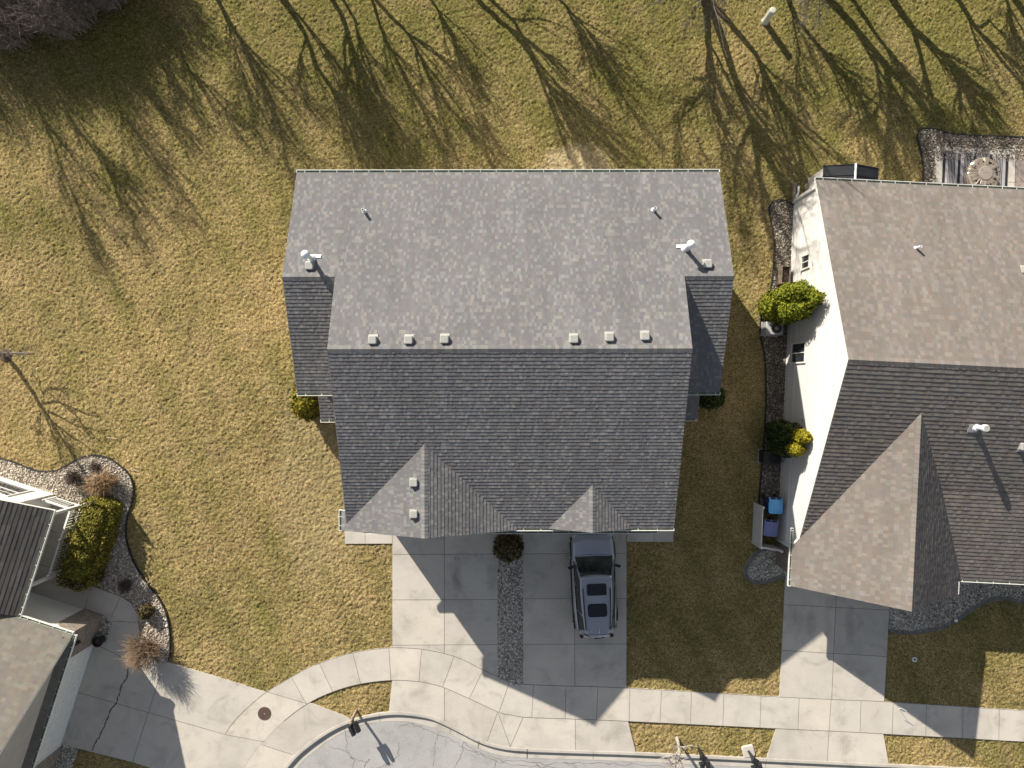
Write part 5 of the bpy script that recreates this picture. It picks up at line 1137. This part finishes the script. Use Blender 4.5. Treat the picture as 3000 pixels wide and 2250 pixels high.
for ch in list(t.children): bpy.data.objects.remove(ch)
t.rotation_euler = (0, 0, LA)
def hedge_foliage():
    mb = MB(); rng = random.Random(9)
    def surf(a, b):   # a along length -1..1, b across -1..1
        ex_, ey_ = 0.82, 2.12; r = (abs(a) ** 5 + abs(b) ** 4) ** 0.22; h = 1.42 * (1 - min(1, r) ** 7) ; return Vector((b * ex_ * (1 - 0.12 * (a > 0.2)) , a * ey_, h))
    n1, n2 = 34, 16; P = [[surf(-1 + 2 * i / n1, -1 + 2 * j / n2) for j in range(n2 + 1)] for i in range(n1 + 1)]
    for i in range(n1):
        for j in range(n2): mb.face([v * 0.95 for v in (P[i][j], P[i][j + 1], P[i + 1][j + 1], P[i + 1][j])][::-1], 0, 0.1)
    for _ in range(9000):
        if rng.random() < 0.6: a, b = rng.uniform(-1, 1), rng.uniform(-1, 1); p = surf(a, b); g = Vector((b ** 3, a ** 5, 1)).normalized()
        else:
            an = rng.uniform(0, 6.28); ca, sa = math.cos(an), math.sin(an); k = (abs(sa) ** 5 + abs(ca) ** 5) ** -0.2; p = Vector((ca * k * 0.82, sa * k * 2.12, rng.uniform(0.05, 1.35))); g = Vector((ca, sa, 0.2)).normalized()
        if p.z < 0.03: p.z = rng.uniform(0.1, 1.3)
        p = p + g * rng.uniform(-0.05, 0.06); nn = (g + Vector((rng.gauss(0, .6), rng.gauss(0, .6), rng.gauss(0, .6)))).normalized()
        a_ = Matrix.Rotation(rng.uniform(0, 6.28), 3, nn) @ nn.orthogonal().normalized(); b_ = nn.cross(a_); s = rng.uniform(0.04, 0.08)
        mb.face([p - a_ * s, p - b_ * s * .5, p + a_ * s, p + b_ * s * .6], 0, min(1, max(0, rng.gauss(.5, .25))))
    mb.build('foliage', M_YEW, t); sb = MB()
    for y in (-1.3, 0, 1.3): sb.tube([(0, y, 0), (0, y, 1.0)], [0.06, 0.03], 6)
    sb.build('stem', M_BARK, t)
hedge_foliage()

def twiggy(name, label, base, h, rad, n, mat, seed, thick=0.009, lean=(0, 0), group=None, cat='shrub', dome=True):
    """leafless shrub: many stems fanning from the base, each forking"""
    t = thing(name, label, cat, tuple(base), 0, group); mb = MB(); rng = random.Random(seed)
    for k in range(n):
        a = rng.uniform(0, 6.28); f = math.sqrt(rng.random()); el = rng.uniform(0.75, 1.05)
        tip = Vector((math.cos(a) * rad * f + lean[0], math.sin(a) * rad * f + lean[1], h * (math.sqrt(max(0.02, 1 - (f * 0.93) ** 2)) if dome else 1) * el))
        b0 = Vector((rng.gauss(0, .07), rng.gauss(0, .07), 0)); mid = b0.lerp(tip, 0.45) + Vector((rng.gauss(0, .05) * h, rng.gauss(0, .05) * h, 0.12 * h))
        mb.tube([b0, mid, tip], [thick * 1.6, thick, thick * 0.5], 3, cap=False)
        for j in range(3):
            s = mid.lerp(tip, rng.uniform(0, 0.8)); e = s + (tip - mid) * rng.uniform(0.3, 0.6) + Vector((rng.gauss(0, .13), rng.gauss(0, .13), rng.gauss(0, .06))) * h * 0.7
            mb.tube([s, e], [thick * 0.8, thick * 0.4], 3, cap=False)
    mb.build('twigs', mat, t); sb = MB(); sb.lathe((0, 0, 0), [(0.16, 0), (0.12, 0.05), (0.04, 0.1)], 10); sb.build('crown_base', M_MULCH, t); return t
b = G(447, 1889); twiggy('bare_shrub', 'globe shaped reddish brown bare shrub casting a fan shadow on the driveway', b, 1.8, 0.98, 420, M_REDTWIG, 21, 0.007, (-0.05, 0.0))
b = G(228, 1398); twiggy('bare_shrub', 'dark brown bare shrub left of the straw coloured grass', b, 0.8, 0.45, 230, M_TWIG, 22, 0.007)
b = G(286, 1368); twiggy('bare_shrub', 'small pale brown bare shrub above the straw coloured grass', b, 0.5, 0.35, 130, M_TWIG, 23, 0.006)
b = G(298, 1680); twiggy('bare_shrub', 'small dark shrub in the pebbles right of the hedge foot', b, 0.55, 0.36, 200, M_TWIG, 24, 0.008)
b = G(376, 1712); twiggy('bare_shrub', 'small dark shrub in the pebbles where the walk begins to curve', b, 0.6, 0.38, 220, M_TWIG, 25, 0.008)
b = G(437, 1786); leafy('round_shrub', 'low olive brown shrub on the sunlit pebbles above the globe shrub', 'shrub', b, [((0, 0, 0.3), (0.36, 0.36, 0.34))], 700, M_BOX, (0.04, 0.07), 26)
def ornamental(label, base, seed, L=0.95, n=900, sx=1.2):
    t = thing('ornamental_grass', label, 'grass', tuple(base), R(28)); mb = MB(); rng = random.Random(seed)
    for k in range(n):
        a = rng.uniform(0, 6.28); l = L * rng.uniform(0.5, 1.05); o = Vector((math.cos(a) * sx, math.sin(a), 0)) ; b0 = Vector((rng.gauss(0, .16 * sx), rng.gauss(0, .12), 0)); s = rng.uniform(0.25, 0.75)
        p1 = b0 + o * l * s * 0.35 + Vector((0, 0, l * 0.75)); p2 = b0 + o * l * s * 0.9 + Vector((rng.gauss(0, .1), rng.gauss(0, .1), l * rng.uniform(0.3, 0.8)))
        w_ = Vector((-o.y, o.x, 0)).normalized() * rng.uniform(0.006, 0.012); tt = rng.random()
        mb.face([b0 - w_, b0 + w_, p1 + w_, p1 - w_], 0, tt); mb.face([p1 - w_, p1 + w_, p2], 0, tt)
    mb.build('blades', M_STRAW, t); sb = MB(); sb.lathe((0, 0, 0), [(0.25, 0), (0.2, 0.1), (0.05, 0.2)], 10); sb.build('tuft', M_STRAW, t)
ornamental('large clump of straw coloured ornamental grass at the tip of the pebble bed', G(312, 1412), 31, 1.0, 1500, 1.35)
ornamental('small pale tuft of dry grass between the hedge and the lawn edge', G(318, 1575), 32, 0.5, 160, 0.8)
ornamental('small pale tuft of dry grass near the hedge foot, nearer the walk', G(312, 1640), 33, 0.5, 140, 0.8)

# ------------------------------------------------------------------ bare trees
def bare_tree(label, base, h, seed, stems=1, lean=(0, 0), r=0.11, mat=M_BARK, spread=0.55, levels=4, fork=0.3, name='bare_tree', droop=None, group='bare trees along the back lawn', az0=None):
    t = thing(name, label, 'tree', tuple(base), 0, group); tr_ = MB(); cr_ = MB(); rng = random.Random(seed)
    def rv(s): return Vector((rng.gauss(0, s), rng.gauss(0, s), rng.gauss(0, s)))
    def limb(p, d, L, r0, lev):
        k = 5 if lev <= 1 else 3; pts = [p.copy()]; rad = [r0]; q = p.copy(); dd = d.copy()
        for i in range(k):
            dd = (dd + rv(0.075 if lev <= 1 else 0.12) + Vector((0, 0, 0.05))).normalized(); q = q + dd * L / k; pts.append(q.copy()); rad.append(max(0.008, r0 * (1 - 0.6 * (i + 1) / k)))
        (tr_ if lev == 0 else cr_).tube(pts, rad, 8 if lev == 0 else (5 if lev == 1 else 3), cap=(lev < 2))
        if lev >= levels: return
        nb = (9, 5, 4, 3, 3)[lev]
        for b in range(nb):
            f = rng.uniform(fork if lev == 0 else 0.2, 1.0); i = min(int(f * k), k - 1); pp = pts[i].lerp(pts[i + 1], f * k - i); rr = rad[i] + (rad[i + 1] - rad[i]) * (f * k - i)
            ax = (pts[i + 1] - pts[i]).normalized(); o = Matrix.Rotation(rng.uniform(0, 6.28), 3, ax) @ ax.orthogonal().normalized(); sp = rng.uniform(0.28, 0.75) * (1.0 if lev else 0.85)
            nd = (ax * math.cos(sp) + o * math.sin(sp) + Vector((0, 0, 0.12))).normalized()
            limb(pp, nd, L * rng.uniform(0.42, 0.7) * (1.05 - 0.35 * f if lev == 0 else 1.0), rr * rng.uniform(0.6, 0.88), lev + 1)
    for s_ in range(stems):
        a = rng.uniform(0, 6.28) if az0 is None else az0[s_]; sp = 0.0 if stems == 1 else rng.uniform(0.16, 0.3)
        d = Vector((math.cos(a) * sp + lean[0], math.sin(a) * sp + lean[1], 1)).normalized(); limb(Vector((math.cos(a) * 0.12 * (stems > 1), math.sin(a) * 0.12 * (stems > 1), -0.05)), d, h * rng.uniform(0.78, 1.0) * 0.8, r * (1 if stems == 1 else 0.85), 0)
    if droop:
        for (z, dx, dy, L) in droop:
            p = Vector((0, 0, z)); e = Vector((dx, dy, z - 0.1)); m = p.lerp(e, 0.5) + Vector((0, 0, 0.35)); cr_.tube([p, m, e], [0.04, 0.025, 0.012], 5)
            for k in range(34):
                f = rng.uniform(0.35, 1.0); s0 = (p.lerp(m, f * 2) if f < 0.5 else m.lerp(e, f * 2 - 1)); e0 = s0 + Vector((dx, dy, 0)).normalized() * rng.uniform(0.1, L) + Vector((rng.gauss(0, .4), rng.gauss(0, .4), -rng.uniform(0.0, 0.6))); m0 = s0.lerp(e0, .5) + rv(.08); cr_.tube([s0, m0, e0], [0.011, 0.008, 0.004], 3, cap=False)
                for j in range(2): s1_ = s0.lerp(e0, rng.uniform(.3, .9)); cr_.tube([s1_, s1_ + rv(.2)], [0.006, 0.003], 3, cap=False)
    tr_.build('trunk', mat, t); cr_.build('crown', mat, t); return t
KS = 1 / math.tan(SUN_EL)
def traced_tree(label, base, stems, seed, mat=M_BARK, name='bare_tree', group='bare trees along the back lawn', twigs=1.5, droop=None, L0=0.44):
    """bare tree whose main stems are recovered from the shadows they throw on the lawn: stems = [(shadow pixels, radius)]"""
    B = G(*base); t = thing(name, label, 'tree', (B.x, B.y, 0), 0, group); tr_ = MB(); cr_ = MB(); rng = random.Random(seed)
    def rv(q): return Vector((rng.gauss(0, q), rng.gauss(0, q), rng.gauss(0, q)))
    def limb(p, d, L, r0, lev):
        k = 5 if lev == 1 else 4; pts = [p.copy()]; rad = [r0]; q = p.copy(); dd = d.copy()
        for i in range(k):
            dd = (dd + rv(0.1) + Vector((0, 0, 0.05))).normalized(); q = q + dd * L / k; pts.append(q.copy()); rad.append(max(0.007, r0 * (1 - 0.62 * (i + 1) / k)))
        cr_.tube(pts, rad, 5 if lev == 1 else 3, cap=False)
        if lev < 3: sprout(pts, rad, int((5 if lev == 1 else 3) * twigs), L * 0.6, lev + 1, 0.2)
    def sprout(pts, rad, n, L, lev, f0):
        m = len(pts) - 1
        for _ in range(n):
            f = rng.uniform(f0, 1.0); x = f * m; i = min(int(x), m - 1); p = pts[i].lerp(pts[i + 1], x - i); r = rad[i] + (rad[i + 1] - rad[i]) * (x - i)
            ax = (pts[i + 1] - pts[i]).normalized(); o = Matrix.Rotation(rng.uniform(0, 6.28), 3, ax) @ ax.orthogonal().normalized(); sp = rng.uniform(0.22, 0.62)
            limb(p, (ax * math.cos(sp) + o * math.sin(sp) + Vector((0, 0, 0.1))).normalized(), L * rng.uniform(0.6, 1.25), max(0.011, r * rng.uniform(0.45, 0.8)), lev)
    for st in stems:
        px, r0 = st[0], st[1]; root = st[2] if len(st) > 2 else True; P = []
        for q in px:
            S = G(*q); z = max(0.0, (B.y - S.y) / (KS * -SHY)); P.append(Vector((S.x - KS * SHX * z - B.x, 0.0, z)))
        off_ = rng.uniform(-0.5, 0.5)
        for i, v in enumerate(P): v.y = off_ * 0.25 * v.z / max(1.0, P[-1].z) * (1 if i else 0.3)
        if root: P = [Vector((0, 0, -0.05))] + P
        fine = []; 
        for i in range(len(P) - 1):
            for k in range(3): fine.append(P[i].lerp(P[i + 1], k / 3) + rv(0.012))
        fine.append(P[-1]); rad = [max(0.02, r0 * (1 - 0.68 * i / (len(fine) - 1))) for i in range(len(fine))]
        (tr_ if root else cr_).tube(fine, rad, 8)
        hgt = (fine[-1] - fine[0]).length; sprout(fine, rad, int((11 if root else 6) * twigs), hgt * L0, 1, 0.3 if root else 0.2)
    if droop:
        for (z, dx, dy, L) in droop:
            p = Vector((0, 0, z)); e = Vector((dx, dy, z - 0.1)); m = p.lerp(e, 0.5) + Vector((0, 0, 0.35)); cr_.tube([p, m, e], [0.04, 0.025, 0.012], 5)
            for k in range(30):
                f = rng.uniform(0.35, 1.0); s0 = (p.lerp(m, f * 2) if f < 0.5 else m.lerp(e, f * 2 - 1)); e0 = s0 + Vector((dx, dy, 0)).normalized() * rng.uniform(0.1, L) + Vector((rng.gauss(0, .4), rng.gauss(0, .4), -rng.uniform(0.0, 0.6))); m0 = s0.lerp(e0, .5) + rv(.08); cr_.tube([s0, m0, e0], [0.013, 0.009, 0.005], 3, cap=False)
                for j in range(2): s1_ = s0.lerp(e0, rng.uniform(.3, .9)); cr_.tube([s1_, s1_ + rv(.2)], [0.007, 0.004], 3, cap=False)
    tr_.build('trunk', mat, t); cr_.build('crown', mat, t); return t
TR = [('slender bare tree just past the top edge, nearest the thicket', (590, -78), [([(637, 0), (690, 95), (746, 181), (790, 280), (809, 353), (830, 400)], 0.11), ([(640, 0), (668, 80), (690, 160), (720, 250)], 0.06)]),
      ('bare two stemmed tree past the top edge above the duplex west wing', (770, -85), [([(827, 0), (868, 55), (895, 104), (927, 194), (965, 245), (1000, 300), (1050, 380), (1080, 450)], 0.14), ([(862, 30), (905, 80), (960, 150), (1000, 205), (1040, 260)], 0.08), ([(895, 104), (870, 185), (880, 260)], 0.05, False)]),
      ('bare tree past the top edge above the duplex west flue', (930, -72), [([(972, 0), (1000, 45), (1032, 150), (1068, 253), (1090, 362), (1131, 434), (1165, 490)], 0.13), ([(1005, 0), (1040, 60), (1046, 100), (1062, 180), (1110, 270), (1150, 350)], 0.09), ([(1035, 165), (1015, 220), (1002, 290), (1050, 350), (1075, 440)], 0.06, False)]),
      ('bare forked tree past the top edge, left of the middle', (1045, -88), [([(1104, 0), (1160, 60), (1199, 100), (1240, 180), (1280, 267), (1340, 330), (1380, 380)], 0.1), ([(1090, 0), (1115, 80), (1160, 180), (1215, 280), (1260, 370)], 0.08), ([(1199, 100), (1260, 130), (1330, 200), (1380, 290)], 0.06, False)]),
      ('slender bare tree past the top edge above the first roof vents', (1190, -100), [([(1265, 0), (1310, 70), (1330, 130), (1370, 200)], 0.08)]),
      ('bare tree past the top edge above the middle of the duplex roof', (1345, -80), [([(1402, 0), (1455, 50), (1490, 78), (1542, 140), (1575, 200), (1628, 276), (1690, 340), (1764, 407)], 0.14), ([(1440, 0), (1505, 60), (1550, 150), (1600, 240), (1650, 330), (1690, 390)], 0.1)]),
      ('thin bare sapling past the top edge, right of the middle', (1590, -75), [([(1640, 0), (1690, 50), (1740, 110), (1785, 200), (1800, 260)], 0.07), ([(1660, 20), (1700, 90), (1725, 170)], 0.05)]),
      ('three stemmed bare tree at the top edge with twigs hanging into view', (2066, -8), [([(2072, 60), (2075, 136), (2092, 215), (2085, 300), (2110, 370)], 0.14), ([(2095, 50), (2118, 120), (2149, 217), (2175, 290), (2203, 357), (2215, 450), (2232, 560), (2235, 640)], 0.2), ([(2120, 45), (2165, 95), (2217, 158), (2260, 260), (2316, 353), (2335, 420), (2348, 484), (2352, 560)], 0.16), ([(2316, 353), (2390, 410), (2440, 455), (2480, 480)], 0.07, False), ([(2092, 215), (2040, 290), (1990, 350), (1975, 420)], 0.06, False), ([(2203, 357), (2160, 440), (2150, 520), (2155, 600)], 0.08, False), ([(2203, 357), (2262, 440), (2300, 520), (2320, 600)], 0.08, False)]),
      ('pale twigged bare tree at the top edge right of the utility pedestal', (2312, 0), [([(2334, 54), (2400, 130), (2475, 212), (2520, 270), (2545, 340)], 0.12), ([(2320, 40), (2340, 150), (2330, 250)], 0.05)]),
      ('stout bare tree past the top edge behind the garden shed', (2385, -70), [([(2434, 0), (2490, 60), (2542, 122), (2597, 194), (2606, 260), (2605, 350), (2600, 430)], 0.22), ([(2597, 194), (2660, 265), (2715, 330), (2750, 400), (2765, 440)], 0.12, False), ([(2560, 150), (2572, 220), (2580, 280), (2555, 350)], 0.09, False), ([(2600, 220), (2640, 300), (2670, 370), (2690, 430)], 0.08, False)]),
      ('bare tree past the top edge above the dark shed roof', (2462, -60), [([(2500, 0), (2560, 90), (2640, 190), (2700, 270), (2740, 320)], 0.13), ([(2640, 190), (2650, 270), (2640, 340)], 0.06, False)]),
      ('bare single trunked tree past the top edge left of the patio', (2590, -45), [([(2633, 23), (2680, 90), (2740, 140), (2791, 194), (2810, 260), (2814, 330)], 0.2), ([(2791, 194), (2860, 240), (2895, 290), (2930, 360)], 0.1, False), ([(2800, 220), (2840, 290), (2850, 380)], 0.07, False)]),
      ('bare tree past the top edge above the covered patio table', (2760, -70), [([(2809, 0), (2860, 80), (2930, 170), (3000, 253), (3060, 330)], 0.15), ([(2860, 80), (2900, 60), (2960, 130), (3010, 170)], 0.06, False)]),
      ('bare tree past the top right corner of the photo', (2930, -60), [([(2975, 0), (3030, 70), (3100, 170), (3160, 260)], 0.2), ([(2950, 0), (2965, 60), (2980, 130)], 0.1)])]
TR += [('bare tree rising from the left part of the corner thicket', (30, 100), [([(80, 250), (139, 379), (185, 500), (225, 590)], 0.065)]), ('bare tree rising from the middle of the corner thicket', (100, 70), [([(150, 230), (212, 360), (270, 430), (305, 471)], 0.06)]),
       ('bare tree at the right end of the corner thicket', (240, 20), [([(300, 180), (360, 332), (434, 415)], 0.06), ([(320, 150), (400, 250), (470, 330)], 0.06)]), ('leaning bare tree between the thicket and the slender tree', (340, -50), [([(430, 40), (499, 92), (554, 203), (609, 249)], 0.09), ([(420, 60), (450, 160), (500, 250)], 0.06)])]
for k, (lab, base, stems) in enumerate(TR):
    traced_tree(lab, base, stems, 300 + k, droop=[(2.4, -1.5, -2.6, 1.0), (2.8, -0.7, -3.0, 1.0), (2.2, 0.2, -2.0, 0.8)] if 'three stemmed' in lab else ([(2.6, -0.3, -2.2, 0.8), (2.8, 0.3, -2.4, 0.8)] if 'pale twigged' in lab else None))
lt_ = traced_tree('young bare tree in a mulch ring at the left edge, its shadow across the lawn', (15, 1042), [([(68, 1107), (113, 1184), (149, 1238), (181, 1292), (217, 1342), (250, 1390)], 0.11), ([(120, 1195), (124, 1152), (140, 1139), (199, 1139)], 0.03, False), ([(122, 1179), (167, 1175), (203, 1193), (253, 1216), (294, 1225)], 0.045, False), ([(136, 1202), (181, 1225), (217, 1247), (280, 1261)], 0.045, False), ([(158, 1238), (194, 1265), (235, 1292), (280, 1325)], 0.05, False), ([(118, 1202), (104, 1225), (86, 1252)], 0.03, False), ([(113, 1205), (113, 1261), (105, 1300)], 0.03, False), ([(149, 1238), (165, 1290), (175, 1345)], 0.035, False)], 350, group='young street trees', twigs=0.9, L0=0.24)
mb = MB(); mb.lathe((0, 0, -0.04), [(0.34, 0), (0.28, 0.05), (0.2, 0.09), (0.05, 0.1)], 20); mb.build('mulch_ring', M_MULCH, lt_)
bare_tree('young pale barked tree on the kerb grass near the bottom edge', G(1984, 2163), 4.4, 121, 1, (0, 0), 0.085, M_PALEBARK, levels=3, fork=0.36, group='young street trees')
# brush thicket in the top left corner
def thicket(label, base, h, rad, n, seed):
    t = thing('thicket_shrub', label, 'shrub', tuple(base), 0, 'thicket shrubs in the top left corner'); mb = MB(); rng = random.Random(seed)
    for k in range(n):
        a = rng.uniform(0, 6.28); f = math.sqrt(rng.random()) * rad; b0 = Vector((math.cos(a) * f * .8, math.sin(a) * f * .8, 0)); hh = h * rng.uniform(0.5, 1.0) * (1 - 0.35 * (f / rad) ** 2)
        o = Vector((math.cos(a), math.sin(a), 0)) * rng.uniform(0, 0.5); p1 = b0 + o * .5 + Vector((rng.gauss(0, .15), rng.gauss(0, .15), hh * .55)); p2 = b0 + o * 1.3 + Vector((rng.gauss(0, .3), rng.gauss(0, .3), hh))
        mb.tube([b0, p1, p2], [0.02, 0.012, 0.005], 3, cap=False)
        for j in range(6):
            s = p1.lerp(p2, rng.uniform(-.3, .9)); e = s + Vector((rng.gauss(0, .35), rng.gauss(0, .35), rng.uniform(-.1, .6))); mb.tube([s, e], [0.008, 0.004], 3, cap=False)
    mb.build('twigs', M_BRUSH, t); sb = MB()
    for k in range(5): sb.tube([(rng.gauss(0, .3), rng.gauss(0, .3), -.05), (rng.gauss(0, .4), rng.gauss(0, .4), h * .5)], [0.06, 0.025], 6)
    sb.build('main_stem', M_BARK, t)
for (px, h, rad, n, sd, lab) in (((40, 60), 3.4, 1.9, 520, 131, 'dense grey brown thicket shrub nearest the left edge'), ((205, 35), 3.6, 1.7, 460, 132, 'dense grey brown thicket shrub on the right flank of the corner clump'), ((60, -90), 4.6, 2.2, 280, 133, 'taller thicket shrub behind the corner clump'), ((250, -90), 4.4, 1.9, 230, 134, 'thicket shrub behind the clump nearest the first bare tree'), ((-110, 70), 4.2, 2.0, 260, 135, 'thicket shrub past the left edge of the corner clump'), ((330, -30), 2.8, 1.3, 300, 136, 'low thin thicket shrub at the end of the corner clump'), ((430, -70), 3.2, 1.3, 220, 137, 'sparse thicket shrub past the top edge, farthest right of the clump')):
    thicket(lab, G(*px), h, rad, n, sd)

# a few fallen straws and twigs lying on the side lawn
for k, (a, b, lab) in enumerate((((312, 1282), (342, 1285), 'pale straw lying on the lawn just above the tip of the pebble bed'), ((559, 1319), (571, 1331), 'short pale stick lying alone in the middle of the side lawn'), ((384, 1377), (408, 1379), 'pale straw sticking out onto the lawn from the ornamental grass'))):
    a = G(*a); b = G(*b); mb = MB(); m = (a + b) / 2; d = b - a
    mb.tube([-d / 2, Vector((0.02, 0.02, 0.03)), d / 2], 0.011, 5); o = mb.build('fallen_straw', M_STRAWP); o.location = (m.x, m.y, 0.02); tag(o, lab, 'straw')
